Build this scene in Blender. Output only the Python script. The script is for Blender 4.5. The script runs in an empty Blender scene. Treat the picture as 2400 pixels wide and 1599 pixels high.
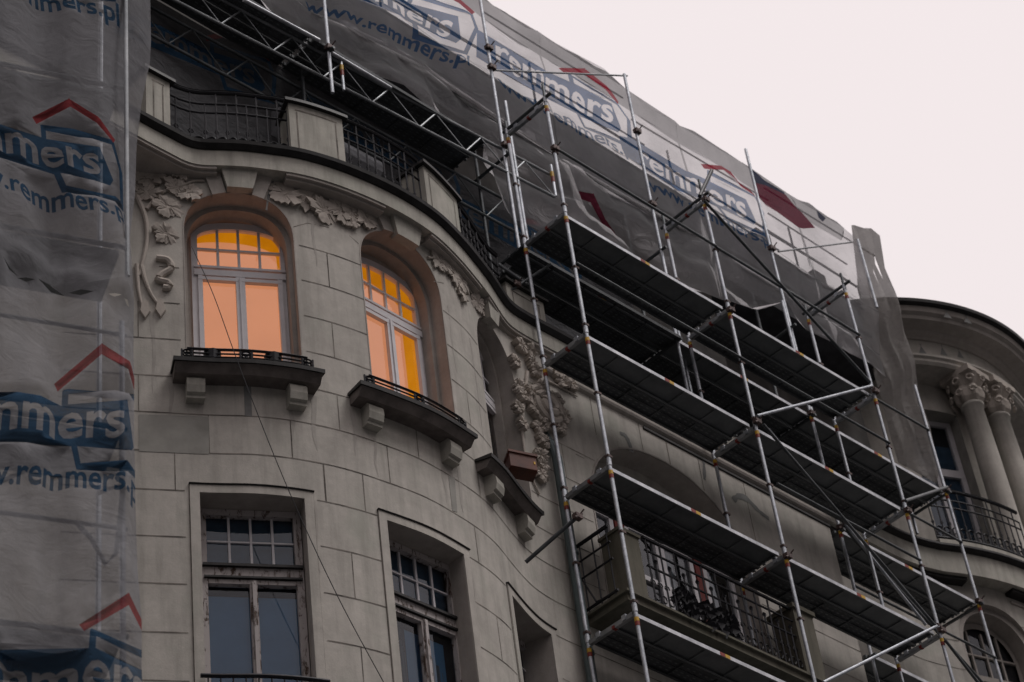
import bpy, math, random
from mathutils import Vector, Matrix, geometry
random.seed(7)
rad = math.radians
sc = bpy.context.scene
col = sc.collection
# measured layout data (metres, street-facing plane coordinates)
CAM = (-16.499, -13.152, -13.789)
RIGHT = (0.720026, -0.684854, -0.111967)
UP = (-0.385283, -0.52872, 0.756315)
FWD = (0.577165, 0.501428, 0.644555)
LENS = 81.038
WALL = [(-8.5, 2.75), (-7.2, 2.2), (-6.2, 1.68), (-5.62, 1.345), (-5.34, 1.18), (-5.01, 0.985), (-4.61, 0.725), (-4.3, 0.575), (-3.8, 0.41), (-3.2, 0.315), (-2.77, 0.28), (-2.34, 0.31), (-1.6, 0.45),
 (-1.22, 0.61), (-0.9, 0.74), (-0.62, 0.83), (-0.35, 0.875), (0, 0.89), (0.6, 0.89), (2, 0.89), (5, 0.89), (9, 0.89)]
CORN = [(-8.5, 0.69), (-7, 0.69), (-6.2, 0.69), (-5.6, 0.69), (-5.3, 0.67), (-5.12, 0.55), (-4.9, 0.4), (-4.6, 0.24), (-4.3, 0.1), (-4.0, 0.01), (-3.5, -0.08), (-2.86, -0.115), (-2.36, -0.07), (-1.96, 0.03),
 (-1.49, 0.19), (-1.13, 0.33), (-0.87, 0.45), (-0.62, 0.55), (-0.3, 0.575), (0.2, 0.575), (1, 0.575), (3, 0.575), (9, 0.575)]
T = {'arow': [[(0.205, 0.84, 6.144), (2.894, 0.84, 5.959)], [(2.948, 0.84, 5.971), (5.663, 0.84, 5.91)], [(5.723, 0.84, 5.892), (8.76, 0.84, 5.998)], [(5.727, 0.84, 3.979), (8.813, 0.84, 3.948)]],
 'av': [[(2.962, 0.84, 6.361), (3.043, 0.84, 5.27)], [(5.74, 0.84, 6.039), (5.769, 0.84, 4.985)], [(5.745, 0.84, 3.951), (5.712, 0.84, 2.819)], [(8.93, 0.84, 7.724), (8.808, 0.84, 6.043)],
        [(8.86, 0.84, 6.041), (8.861, 0.84, 3.966)], [(8.861, 0.84, 3.966), (8.88, 0.84, 2.537)]],
 'diags': [[(3.009, -0.05, 7.871), (6.047, -0.05, 6.083)], [(3.176, -0.05, 3.987), (5.99, -0.05, 1.973)], [(4.48, 0.76, 5.053), (7.144, 0.76, 2.873)], [(3.087, -0.05, 4.085), (6.045, -0.05, 6.019)],
           [(3.172, -0.05, 0.123), (6.019, -0.05, 1.977)], [(6.135, -0.05, 1.811), (6.705, -0.05, 1.302)]],
 'guards': [[(0.125, 0.0, 7.17), (2.985, 0.0, 7.033)], [(3.128, 0.0, 7.018), (6.065, 0.0, 6.993)], [(0.059, 0.0, 5.084), (2.866, 0.0, 5.003)], [(3.133, 0.0, 5.035), (6.189, 0.0, 5.073)],
            [(6.192, 0.0, 5.798), (8.918, 0.84, 7.145)], [(6.242, 0.0, 3.851), (8.799, 0.84, 4.996)], [(6.194, 0.0, 1.966), (8.716, 0.84, 2.985)], [(4.362, 0.84, 4.122), (6.028, 0.84, 4.12)]],
 'poles': [[(-2.746, 1.1, 9.258), (-2.771, 1.1, 7.241)], [(0.319, 1.1, 11.281), (0.309, 1.1, 6.001)], [(3.391, 1.1, 11.613), (3.341, 1.1, 8.202)], [(6.192, 1.1, 11.725), (6.265, 1.1, 8.487)],
           [(8.801, 1.1, 11.284), (8.867, 1.1, 10.0)], [(0.533, 1.1, 9.462), (0.455, 1.1, 6.572)]],
 'rooftubes': [[(-4.134, 1.1, 8.018), (-2.919, 1.1, 8.109)], [(-2.737, 1.1, 8.009), (-1.723, 1.1, 8.011)], [(0.791, 1.52, 11.672), (3.806, 1.52, 11.766)],
               [(0.859, 1.52, 10.839), (4.101, 1.52, 10.917)], [(3.911, 1.52, 11.359), (7.149, 1.52, 11.524)], [(3.89, 1.52, 10.374), (7.14, 1.52, 10.386)],
               [(7.12, 1.52, 11.797), (10.018, 1.52, 11.89)], [(6.911, 1.52, 10.675), (8.733, 1.52, 10.72)], [(7.053, 1.52, 11.181), (9.038, 1.52, 11.154)],
               [(-3.241, 1.52, 9.542), (-0.849, 1.52, 9.595)], [(-1.99, 1.52, 10.544), (0.671, 1.52, 10.712)], [(0.388, 1.1, 9.757), (3.73, 1.3, 12.028)],
               [(6.231, 1.0, 9.489), (8.987, 1.3, 11.463)]],
 'truss': [(-5.02, 1.409, 7.7), (1.148, 1.046, 7.7), (-4.271, 1.372, 8.2), (1.191, 1.102, 8.2)],
 'truss2': [(-5.401, 1.75, 7.285), (1.011, 1.55, 7.346), (-4.954, 1.75, 7.713), (0.85, 1.55, 7.854)],
 'wallties': [[(-1.096, 0.5, 0.441), (-0.818, -0.1, 0.811)], [(-0.357, 0.9, 5.006), (0.277, 0.6, 5.649)], [(2.559, -0.3, 7.493), (2.987, -0.3, 8.24)], [(-0.158, 1.5, 8.345), (0.161, 1.0, 8.588)],
              [(-2.826, 1.4, 7.212), (-2.77, 1.1, 7.257)]]}
LN = {'base': (-7.857, -1.5, 0.0),
 'logos': [[(-0.352, 3.18), (0.181, -0.017), (-0.027, 0.264)], [(-0.228, 0.588), (0.167, -0.021), (-0.024, 0.226)], [(-0.032, -2.259), (0.168, 0.017), (0.007, 0.256)],
           [(0.186, -4.656), (0.181, 0.013), (0.009, 0.245)]],
 'outline': [(-1.402, 2.903), (0.332, 3.472), (0.324, 2.855), (0.303, 2.491), (0.224, 1.946), (0.17, 1.316), (0.134, 0.663), (0.084, 0.134), (0.071, -0.271), (0.078, -0.755), (0.082, -1.226),
             (0.086, -1.682), (0.093, -2.123), (0.105, -2.761), (0.127, -3.369), (0.138, -3.953), (0.142, -4.731), (-1.102, -4.952)],
 'pole': [(0.019, 3.123), (0.01, 1.002), (0.032, 0.794), (0.009, -0.086), (0.009, -0.866)],
 'th': -22}
RN = {'flag': [[(6.699, 11.876), (7.062, 11.901), (7.481, 11.878), (7.388, 11.628), (6.971, 11.575), (6.669, 11.54)],
          [(6.669, 11.54), (7.004, 11.691), (7.447, 11.76), (7.827, 11.595), (8.133, 11.355), (7.818, 11.204), (7.186, 11.222), (6.665, 11.221)],
          [(8.256, 11.864), (8.538, 11.85), (8.397, 11.681), (8.223, 11.649)]],
 'logos': [[(-0.097, 10.414), (0.305, 0.079), (0.09, 0.317)], [(3.184, 10.673), (0.3, 0.03), (0.002, 0.295)], [(6.212, 10.498), (0.308, 0.037), (0.002, 0.272)],
           [(2.735, 7.844), (0.273, 0.008), (-0.001, 0.247)]],
 'outline': [(-3.853, 11.47), (-2.8, 11.767), (0.963, 11.876), (2.182, 11.92), (3.298, 11.976), (3.804, 11.908), (5.008, 11.866), (6.562, 11.988), (7.969, 12.069), (9.187, 12.066), (9.401, 11.961),
             (9.296, 10.503), (9.003, 8.622), (8.622, 8.698), (8.053, 8.571), (7.168, 8.704), (6.901, 8.827), (6.673, 8.944), (5.665, 8.29), (5.029, 8.039), (4.44, 7.909), (3.7, 7.841),
             (2.971, 7.729), (2.246, 7.53), (1.395, 7.412), (0.704, 7.373), (0.534, 8.076), (0.364, 8.547), (-0.443, 8.413), (-1.359, 8.397), (-2.317, 8.374), (-3.017, 8.546), (-3.713, 8.546)],
 'topband': [(-3.853, 11.47), (0.963, 11.876), (3.804, 11.908), (6.562, 11.988), (9.187, 12.066), (8.834, 11.492), (6.9, 11.322), (6.297, 11.384), (3.731, 11.338), (0.595, 11.287), (-3.875, 10.996)]}
EN = [(1.449, 12.206), (1.236, 11.944), (1.054, 11.756), (0.966, 11.571), (1.004, 10.847), (1.024, 10.202), (0.983, 9.437), (0.981, 8.807), (1.014, 8.127), (1.068, 7.563), (1.107, 6.916), (1.248, 6.609),
 (1.747, 7.239), (1.767, 7.933), (1.772, 8.635), (1.753, 9.247), (1.681, 9.835), (1.57, 11.073)]
IN = {'logos': [[(-0.205, 7.668), (0.251, -0.0), (0.001, 0.259)], [(2.077, 7.37), (0.246, -0.004), (0.002, 0.244)], [(-3.4, 7.604), (0.23, 0.044), (-0.002, 0.235)]]}
BAL = {}
pipe = [(2.848, 2.687), (2.826, -0.474)]
CABLE = [(-2.616, 2.993), (-2.412, 2.195), (-2.234, 1.495), (-2.079, 0.815), (-1.767, -0.448), (-1.415, -1.552), (-1.068, -2.391)]
BOX = [(-1.232, 0.55, 1.946), (-0.716, 0.55, 2.242), (-0.733, 0.55, 1.976), (-1.08, 0.55, 1.772)]
CORN = [(-8.413, 0.841), (-6.896, 0.841), (-6.088, 0.841), (-5.481, 0.841), (-5.178, 0.821), (-4.996, 0.699), (-4.774, 0.548), (-4.47, 0.386), (-4.167, 0.244), (-3.864, 0.153), (-3.358, 0.062),
 (-2.711, 0.027), (-2.206, 0.073), (-1.802, 0.174), (-1.326, 0.335), (-0.962, 0.477), (-0.7, 0.598), (-0.447, 0.699), (-0.123, 0.725), (0.382, 0.725), (1.191, 0.725), (3.213, 0.725), (9.278, 0.725)]
ZLIP = 4.699
LEAF1 = [(-1.528, 4.234), (-1.229, 4.473), (-1.038, 4.078), (-0.846, 4.415), (-0.692, 4.351), (-0.494, 4.413), (-0.757, 4.083), (-2.586, 4.077), (-2.815, 3.821), (-2.844, 3.412), (-3.045, 4.242),
 (-2.922, 4.594), (-2.675, 4.369)]
LEAF2 = [(0.655, 4.461), (0.928, 4.475), (0.754, 4.482), (1.104, 4.279), (1.522, 4.57), (1.088, 4.027), (1.788, 4.46), (1.678, 4.516)]
LEAF3 = [(2.553, 4.192), (2.382, 3.862), (2.715, 4.003), (2.763, 3.911), (3.128, 4.073), (3.236, 3.969), (3.332, 4.153), (3.391, 4.005), (2.357, 3.466), (2.43, 3.356), (2.287, 3.087), (2.343, 2.879),
 (2.647, 2.981), (2.665, 2.842), (2.719, 2.794), (2.587, 2.512), (2.631, 2.406), (2.558, 2.228), (2.707, 4.215)]
CART = [(2.851, 3.437), (3.117, 3.411), (2.808, 3.189), (2.541, 3.226)]
VINE = [[(-3.05, 3.763), (-2.882, 4.027), (-2.655, 4.17), (-2.485, 4.305), (-2.413, 4.328)], [(-3.153, 3.948), (-3.063, 3.631), (-3.048, 3.343), (-3.091, 3.022), (-3.139, 2.783)],
 [(-3.115, 2.925), (-3.06, 2.667), (-2.994, 2.489), (-2.928, 2.373)], [(-1.658, 4.404), (-1.48, 4.417), (-1.329, 4.345), (-1.118, 4.318), (-0.789, 4.22), (-0.456, 4.158)],
 [(-2.953, 3.051), (-2.827, 3.032), (-2.794, 2.925), (-2.899, 2.821), (-2.946, 2.739), (-2.821, 2.705), (-2.834, 2.626), (-2.89, 2.636)],
 [(0.44, 4.137), (0.651, 4.251), (0.869, 4.306), (1.095, 4.411), (1.378, 4.515), (1.557, 4.539)], [(2.623, 3.84), (2.505, 3.396), (2.381, 2.955), (2.33, 2.561), (2.358, 2.217), (2.506, 1.937)],
 [(2.926, 3.877), (3.137, 3.882), (3.496, 3.88)], [(-3.16, 2.937), (-3.141, 2.552), (-3.108, 2.342)]]
KEYS = [[(-2.433, 4.496), (-2.244, 4.593), (-2.188, 4.072), (-2.332, 4.032)], [(-1.836, 4.597), (-1.647, 4.509), (-1.774, 4.025), (-1.9, 4.069)],
 [(-0.373, 4.547), (-0.12, 4.648), (-0.102, 4.168), (-0.27, 4.142)], [(0.323, 4.682), (0.499, 4.686), (0.419, 4.346), (0.219, 4.265)]]
FB = [(-3.367, 4.337), (-2.832, 4.366), (-2.441, 4.377), (-2.019, 4.366), (-1.55, 4.387), (-0.743, 4.351), (-0.384, 4.325), (0.018, 4.31), (1.079, 4.404)]
PIERS = [[(-3.208, 5.517), (-2.92, 5.558), (-2.905, 4.937), (-3.27, 4.897)], [(-1.564, 5.549), (-0.85, 5.545), (-0.857, 4.919), (-1.567, 4.928)],
 [(0.486, 5.521), (1.21, 5.538), (1.199, 5.112), (0.373, 5.014)], [(2.399, 5.188), (3.093, 5.185), (3.128, 4.863), (2.511, 5.01)]]
RAILZ = [(-2.162, 5.667), (-2.169, 5.484), (-2.174, 5.336), (-2.182, 5.132), (-2.189, 4.931)]
STAIN = [[(-2.084, 1.613), (-2.009, 1.619), (-2.02, 0.955), (-2.086, 0.96)], [(0.362, 0.951), (0.472, 0.981), (0.441, 0.504), (0.358, 0.482)],
 [(-3.154, 0.918), (-2.451, 0.939), (-2.464, 0.457), (-3.151, 0.449)]]
VJ = [[(-1.053, 3.439), (-1.06, 2.943)], [(-1.063, 2.389), (-1.068, 1.94)], [(-1.07, 1.425), (-1.078, 0.959)], [(-2.451, 0.93), (-2.464, 0.457)], [(-1.622, 0.951), (-1.621, 0.515)],
 [(-2.802, 0.422), (-2.806, -0.028)], [(-1.291, 0.465), (-1.289, 0.008)], [(-1.619, 0.938), (-1.621, 0.494)], [(-1.298, 0.46), (-1.295, 0.002)], [(-1.075, 1.431), (-1.073, 0.967)],
 [(-0.85, 0.443), (-0.845, -0.003)], [(-0.504, 0.945), (-0.505, 0.47)], [(-0.079, 1.38), (-0.085, 0.961)], [(0.922, 2.403), (0.902, 1.963)], [(0.91, 1.355), (0.913, 1.004)],
 [(-0.077, 1.393), (-0.09, 0.971)], [(0.933, 1.367), (0.928, 1.079)], [(0.716, 0.446), (0.722, 0.075)], [(0.957, -0.576), (0.914, -1.074)], [(-1.057, -0.599), (-1.055, -1.098)],
 [(-1.039, -1.695), (-1.037, -2.064)], [(0.911, 3.069), (0.901, 2.847)], [(0.945, 3.431), (0.935, 3.205)], [(-4.478, 0.279), (-4.478, 0.279)], [(-1.048, 3.428), (-1.062, 2.941)],
 [(-3.152, 2.214), (-3.147, 1.896)], [(-3.151, 1.429), (-3.154, 0.937)], [(3.088, 2.78), (3.049, 2.56)], [(4.249, 3.846), (4.229, 3.642)]]
GAPS = [[(-0.733, -0.685), (-0.613, -0.677), (-0.491, -0.754), (-0.611, -0.761)], [(-0.467, -0.733), (-0.376, -0.724), (-0.284, -0.773), (-0.375, -0.782)],
 [(-0.162, -0.771), (-0.107, -0.764), (-0.051, -0.782), (-0.107, -0.79)], [(-0.027, -0.806), (0.004, -0.799), (0.034, -0.825), (0.004, -0.832)],
 [(-1.058, -0.622), (-0.98, -0.635), (-0.901, -0.68), (-0.979, -0.667)], [(-0.901, -0.702), (-0.829, -0.676), (-0.757, -0.695), (-0.828, -0.721)]]

# ---------------------------------------------------------------- camera
cd = bpy.data.cameras.new('camera'); cam = bpy.data.objects.new('camera', cd); col.objects.link(cam)
cd.sensor_width = 36; cd.lens = LENS; cd.clip_start = 0.1; cd.clip_end = 2000
cd.dof.use_dof = True; cd.dof.focus_distance = 24.5; cd.dof.aperture_fstop = 2.2
_m = Matrix((RIGHT, UP, tuple(-a for a in FWD))).transposed().to_4x4(); _m.translation = Vector(CAM)
cam.matrix_world = _m
sc.camera = cam
# ---------------------------------------------------------------- world: overcast evening sky
SUN_EL, SUN_AZ = 60.0, -64.0          # soft sun, direction in plan measured from +X towards +Y
w = bpy.data.worlds.new('World'); sc.world = w; w.use_nodes = True
nt = w.node_tree; nt.nodes.clear()
out = nt.nodes.new('ShaderNodeOutputWorld')
sky = nt.nodes.new('ShaderNodeTexSky'); sky.sky_type = 'NISHITA'; sky.sun_disc = False
sky.sun_elevation = rad(SUN_EL); sky.sun_rotation = rad(90 - SUN_AZ); sky.dust_density = 6; sky.air_density = 1.5
b1 = nt.nodes.new('ShaderNodeBackground'); b1.inputs[1].default_value = 0.05
b2 = nt.nodes.new('ShaderNodeBackground'); b2.inputs[0].default_value = (0.905, 0.822, 0.828, 1); b2.inputs[1].default_value = 1.0
mx = nt.nodes.new('ShaderNodeMixShader'); mx.inputs[0].default_value = 0.97   # thick even cloud with a trace of clear sky
tc = nt.nodes.new('ShaderNodeTexCoord')
nz = nt.nodes.new('ShaderNodeTexNoise'); nz.inputs['Scale'].default_value = 1.3; nz.inputs['Detail'].default_value = 4
mp = nt.nodes.new('ShaderNodeMapRange'); mp.inputs[3].default_value = 0.985; mp.inputs[4].default_value = 1.015
nt.links.new(tc.outputs['Generated'], nz.inputs['Vector']); nt.links.new(nz.outputs['Fac'], mp.inputs[0]); 
sx = nt.nodes.new('ShaderNodeSeparateXYZ'); nt.links.new(tc.outputs['Generated'], sx.inputs[0])
cr = nt.nodes.new('ShaderNodeValToRGB'); ce = cr.color_ramp.elements      # cloud deck, dim towards the built-up horizon
ce[0].position = 0.0; ce[0].color = (.10, .10, .10, 1); ce[1].position = 1.0; ce[1].color = (1, 1, 1, 1)
for p_, v_ in ((.32, .10), (.54, .95), (.60, .98)): e_ = ce.new(p_); e_.color = (v_, v_, v_, 1)
nt.links.new(sx.outputs['Z'], cr.inputs[0])
mm = nt.nodes.new('ShaderNodeMath'); mm.operation = 'MULTIPLY'; nt.links.new(mp.outputs[0], mm.inputs[0]); nt.links.new(cr.outputs[0], mm.inputs[1]); nt.links.new(mm.outputs[0], b2.inputs[1])
nt.links.new(sky.outputs[0], b1.inputs[0]); nt.links.new(b1.outputs[0], mx.inputs[1]); nt.links.new(b2.outputs[0], mx.inputs[2]); nt.links.new(mx.outputs[0], out.inputs[0])
sl = bpy.data.lights.new('sun', 'SUN'); sl.energy = 1.5; sl.angle = rad(24); sl.color = (1.0, 0.97, 0.95)
so = bpy.data.objects.new('sun', sl); col.objects.link(so)
_d = Vector((math.cos(rad(SUN_EL)) * math.cos(rad(SUN_AZ)), math.cos(rad(SUN_EL)) * math.sin(rad(SUN_AZ)), math.sin(rad(SUN_EL))))
so.rotation_euler = _d.to_track_quat('Z', 'Y').to_euler()
sc.view_settings.view_transform = 'Standard'; sc.view_settings.look = 'None'
sc.view_settings.exposure = 0.05; sc.view_settings.gamma = 1.0
sc.cycles.max_bounces = 8; sc.cycles.transparent_max_bounces = 24; sc.cycles.use_denoising = True
GZ = -15.4                                   # street level
# ---------------------------------------------------------------- materials
def mat(name):
    m = bpy.data.materials.new(name); m.use_nodes = True
    m.node_tree.nodes.clear(); return m, m.node_tree
def N(nt, t, **k):
    n = nt.nodes.new(t)
    for a, v in k.items(): setattr(n, a, v)
    return n
def noise(nt, scale, detail=5, vec=None, rough=.6, dist=0.0):
    n = N(nt, 'ShaderNodeTexNoise'); n.inputs['Scale'].default_value = scale; n.inputs['Detail'].default_value = detail
    n.inputs['Roughness'].default_value = rough; n.inputs['Distortion'].default_value = dist
    if vec is not None: nt.links.new(vec, n.inputs['Vector'])
    return n.outputs['Fac']
def ramp(nt, fac, stops):
    r = N(nt, 'ShaderNodeValToRGB'); e = r.color_ramp.elements
    while len(e) < len(stops): e.new(.5)
    for i, (p, c) in enumerate(stops):
        e[i].position = p; e[i].color = (c[0], c[1], c[2], 1) if hasattr(c, '__len__') else (c, c, c, 1)
    nt.links.new(fac, r.inputs[0]); return r.outputs[0]
def mixc(nt, fac, a, b, mode='MIX'):
    m = N(nt, 'ShaderNodeMix', data_type='RGBA', blend_type=mode)
    for i, v in ((0, fac), (6, a), (7, b)):
        if hasattr(v, 'links') or hasattr(v, 'is_linked'): nt.links.new(v, m.inputs[i])
        elif i == 0: m.inputs[0].default_value = v
        else: m.inputs[i].default_value = (*v, 1)
    return m.outputs[2]
def objvec(nt, sx=1, sy=1, sz=1):
    t = N(nt, 'ShaderNodeTexCoord'); mp = N(nt, 'ShaderNodeMapping'); mp.inputs['Scale'].default_value = (sx, sy, sz)
    nt.links.new(t.outputs['Object'], mp.inputs[0]); return mp.outputs[0]
def bsdf(nt, colr, rough=.8, metal=0.0, bump=None, bstr=.2, bdist=.01, spec=.3):
    p = N(nt, 'ShaderNodeBsdfPrincipled'); o = N(nt, 'ShaderNodeOutputMaterial')
    if hasattr(colr, 'is_linked'): nt.links.new(colr, p.inputs['Base Color'])
    else: p.inputs['Base Color'].default_value = (*colr, 1)
    if hasattr(rough, 'is_linked'): nt.links.new(rough, p.inputs['Roughness'])
    else: p.inputs['Roughness'].default_value = rough
    p.inputs['Metallic'].default_value = metal; p.inputs['Specular IOR Level'].default_value = spec
    if bump is not None:
        b = N(nt, 'ShaderNodeBump'); b.inputs['Strength'].default_value = bstr; b.inputs['Distance'].default_value = bdist
        nt.links.new(bump, b.inputs['Height']); nt.links.new(b.outputs[0], p.inputs['Normal'])
    nt.links.new(p.outputs[0], o.inputs[0]); return p
def simple(name, c, rough=.7, metal=0.0, var=.15, scale=6.0, bstr=.12, spec=.3, stretch=(1, 1, 1)):
    m, nt = mat(name); v = objvec(nt, *stretch); n = noise(nt, scale, 6, v)
    lo = tuple(a * (1 - var * 1.6) for a in c); hi = tuple(min(1, a * (1 + var)) for a in c)
    bsdf(nt, ramp(nt, n, [(.3, lo), (.68, hi)]), rough, metal, noise(nt, scale * 8, 4, v), bstr, .006, spec); return m
def stone(name, c, stain=.5, green=.25):
    m, nt = mat(name); v = objvec(nt)
    n1 = noise(nt, .8, 8, v, .72, .4); n2 = noise(nt, 5.5, 8, v, .75); vs = objvec(nt, 7, 7, .7); n3 = noise(nt, 1.0, 6, vs, .65)
    base = ramp(nt, n1, [(.3, tuple(a * .80 for a in c)), (.7, tuple(a * 1.10 for a in c))])
    base = mixc(nt, .6, base, ramp(nt, n2, [(.30, .76), (.62, 1.08)]), 'MULTIPLY')
    streak = ramp(nt, n3, [(.46, 0), (.70, 1)])
    f = N(nt, 'ShaderNodeMath', operation='MULTIPLY'); f.inputs[1].default_value = stain; nt.links.new(streak, f.inputs[0])
    base = mixc(nt, f.outputs[0], base, tuple(a * b for a, b in zip(c, (.55, .56, .55))))
    g = N(nt, 'ShaderNodeMath', operation='MULTIPLY'); g.inputs[1].default_value = green; nt.links.new(ramp(nt, noise(nt, 1.7, 5, v, .7), [(.52, 0), (.7, 1)]), g.inputs[0])
    base = mixc(nt, g.outputs[0], base, (c[0] * .74, c[1] * .80, c[2] * .76))
    bsdf(nt, base, .9, 0, noise(nt, 45, 5, v), .35, .006, .2); return m
M = {}
M['stucco'] = stone('stucco', (.47, .44, .40), .55, .55)
M['patch'] = simple('grey_stucco_patch', (.30, .29, .265), .9, var=.14, scale=3)
M['frieze'] = stone('frieze_plaster', (.43, .41, .365), .75, .5)
M['trim'] = stone('trim_plaster', (.40, .365, .335), .3, .3)
M['joint'] = simple('joint_dirt_and_shadow', (.19, .17, .15), .95, var=.5, scale=4)
M['dark_trim'] = simple('dark_sheet_metal', (.028, .027, .027), .45, .3, var=.3)
M['sill'] = simple('dark_sill_stone', (.15, .13, .12), .8, var=.25)
M['soot'] = simple('soot_streaked_plaster', (.37, .345, .315), .95, var=.12, scale=4)
M['stain'] = simple('cement_patch', (.20, .20, .195), .95, var=.12)
M['iron'] = simple('black_iron', (.017, .017, .021), .5, .2, var=.3)
M['leaf'] = stone('relief_plaster', (.47, .42, .375), .35, .3)
M['bluedusk'] = simple('sky_tinted_blind', (.13, .30, .50), .8, var=.14, scale=.9)  # bluish sky reflection of the panes put into the blind colour
M['darkblue'] = simple('sky_tinted_backing', (.06, .11, .17), .9)  # dim bluish pane reflection put into the backing colour
M['oldstone'] = stone('weathered_balcony_stone', (.13, .12, .095), .9, .8)
M['whitewood'] = simple('white_painted_wood', (.60, .58, .60), .45, var=.06, spec=.5)
M['brick'] = simple('brown_box_wood', (.085, .022, .010), .5, var=.3)
M['orange'] = simple('orange_plastic', (.75, .30, .16), .6)
M['roof'] = simple('slate_roof', (.045, .045, .05), .8, var=.3, scale=3)
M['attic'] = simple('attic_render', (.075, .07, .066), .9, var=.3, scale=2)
M['pipe'] = simple('zinc_downpipe', (.095, .12, .125), .5, .3, var=.15)
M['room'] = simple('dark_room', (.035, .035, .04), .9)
M['curtain'] = simple('pale_curtain', (.30, .34, .37), .9, stretch=(6, 6, .3), var=.25, scale=1.5, bstr=0)
M['asphalt'] = simple('asphalt', (.05, .05, .052), .9, var=.2, scale=3)
M['redrust'] = simple('red_lead_metal', (.16, .02, .015), .6)
M['yellow'] = simple('yellow_sticker', (.55, .33, .03), .5, var=.1)
M['red'] = simple('red_sticker', (.22, .03, .022), .5, var=.1)
M['clampm'] = simple('coupler_steel', (.10, .07, .065), .5, .5, var=.4, scale=20)
m, nt_ = mat('galvanised_tube'); v = objvec(nt_)
gc = ramp(nt_, noise(nt_, 5.0, 9, v, .78), [(.28, (.10, .085, .075)), (.36, (.22, .24, .27)), (.52, (.38, .40, .43)), (.78, (.62, .62, .65))])
rr = ramp(nt_, noise(nt_, 9, 4, v), [(.3, .34), (.7, .6)]); bsdf(nt_, gc, rr, .75, noise(nt_, 60, 3, v), .2, .002, .5); M['galv'] = m
m, nt_ = mat('deck_steel'); v = objvec(nt_)
gc = ramp(nt_, noise(nt_, 2.2, 6, v, .7), [(.3, (.10, .11, .115)), (.7, (.19, .20, .205))])
bsdf(nt_, gc, .6, .3, noise(nt_, 40, 3, v), .25, .003, .4); M['deck'] = m
M['deckdark'] = simple('shaded_deck_steel', (.085, .09, .095), .7, .2, var=.35, scale=2)  # darker copy of the deck steel, carrying the shade on rear boards
m, nt_ = mat('deck_edge_steel'); v = objvec(nt_)
bsdf(nt_, ramp(nt_, noise(nt_, 2.5, 9, v, .75), [(.28, (.20, .21, .23)), (.5, (.46, .47, .50)), (.70, (.74, .74, .77))]), .5, .55, None, spec=.5); M['edge'] = m
m, nt_ = mat('dark_tube'); v = objvec(nt_)
bsdf(nt_, ramp(nt_, noise(nt_, 3, 6, v), [(.3, (.05, .055, .06)), (.7, (.13, .14, .145))]), .5, .6); M['darktube'] = m
m, nt_ = mat('dull_truss_steel'); v = objvec(nt_)
bsdf(nt_, ramp(nt_, noise(nt_, 3, 6, v), [(.3, (.14, .15, .16)), (.7, (.30, .31, .32))]), .5, .6); M['truss'] = m
# peeling paint
m, nt_ = mat('peeling_paint'); v = objvec(nt_, 3, 3, 10)
pk = ramp(nt_, noise(nt_, 2.0, 8, objvec(nt_, 8, 8, 2.5), .75, .6), [(.40, 0), (.47, 1)])
bsdf(nt_, mixc(nt_, pk, (.085, .055, .04), (.43, .395, .385)), .75, 0, pk, .6, .006); M['peel'] = m
# glass: reflection over clear
def glass(name, tint, base=.05):
    m, nt = mat(name); g = N(nt, 'ShaderNodeBsdfGlossy'); g.inputs['Roughness'].default_value = .015; g.inputs[0].default_value = (.92, .95, 1, 1)
    t = N(nt, 'ShaderNodeBsdfTransparent'); t.inputs[0].default_value = (*tint, 1); f = N(nt, 'ShaderNodeFresnel'); f.inputs[0].default_value = 1.5
    bn = N(nt, 'ShaderNodeBump'); bn.inputs['Strength'].default_value = .04; bn.inputs['Distance'].default_value = .02
    nt.links.new(noise(nt, 1.6, 2, objvec(nt)), bn.inputs['Height']); nt.links.new(bn.outputs[0], g.inputs['Normal'])
    x = N(nt, 'ShaderNodeMixShader'); o = N(nt, 'ShaderNodeOutputMaterial')
    nt.links.new(f.outputs[0], x.inputs[0]); nt.links.new(t.outputs[0], x.inputs[1]); nt.links.new(g.outputs[0], x.inputs[2]); nt.links.new(x.outputs[0], o.inputs[0]); return m
M['glass'] = glass('window_glass', (.9, .93, .95))
def emis(name, c, s, hi=None):
    m, nt = mat(name); e = N(nt, 'ShaderNodeEmission'); o = N(nt, 'ShaderNodeOutputMaterial')
    v = objvec(nt); cc = ramp(nt, noise(nt, 1.3, 3, v), [(.3, tuple(a * .93 for a in c)), (.7, hi or tuple(a * 1.05 for a in c))])
    nt.links.new(cc, e.inputs[0]); e.inputs[1].default_value = s; nt.links.new(e.outputs[0], o.inputs[0]); return m
M['lampwall'] = emis('lamplit_wall', (.60, .225, .105), 1.0)
M['lampceil'] = emis('lamplit_amber_ceiling', (.42, .125, .0015), 1.0, (.60, .20, .003))
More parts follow.
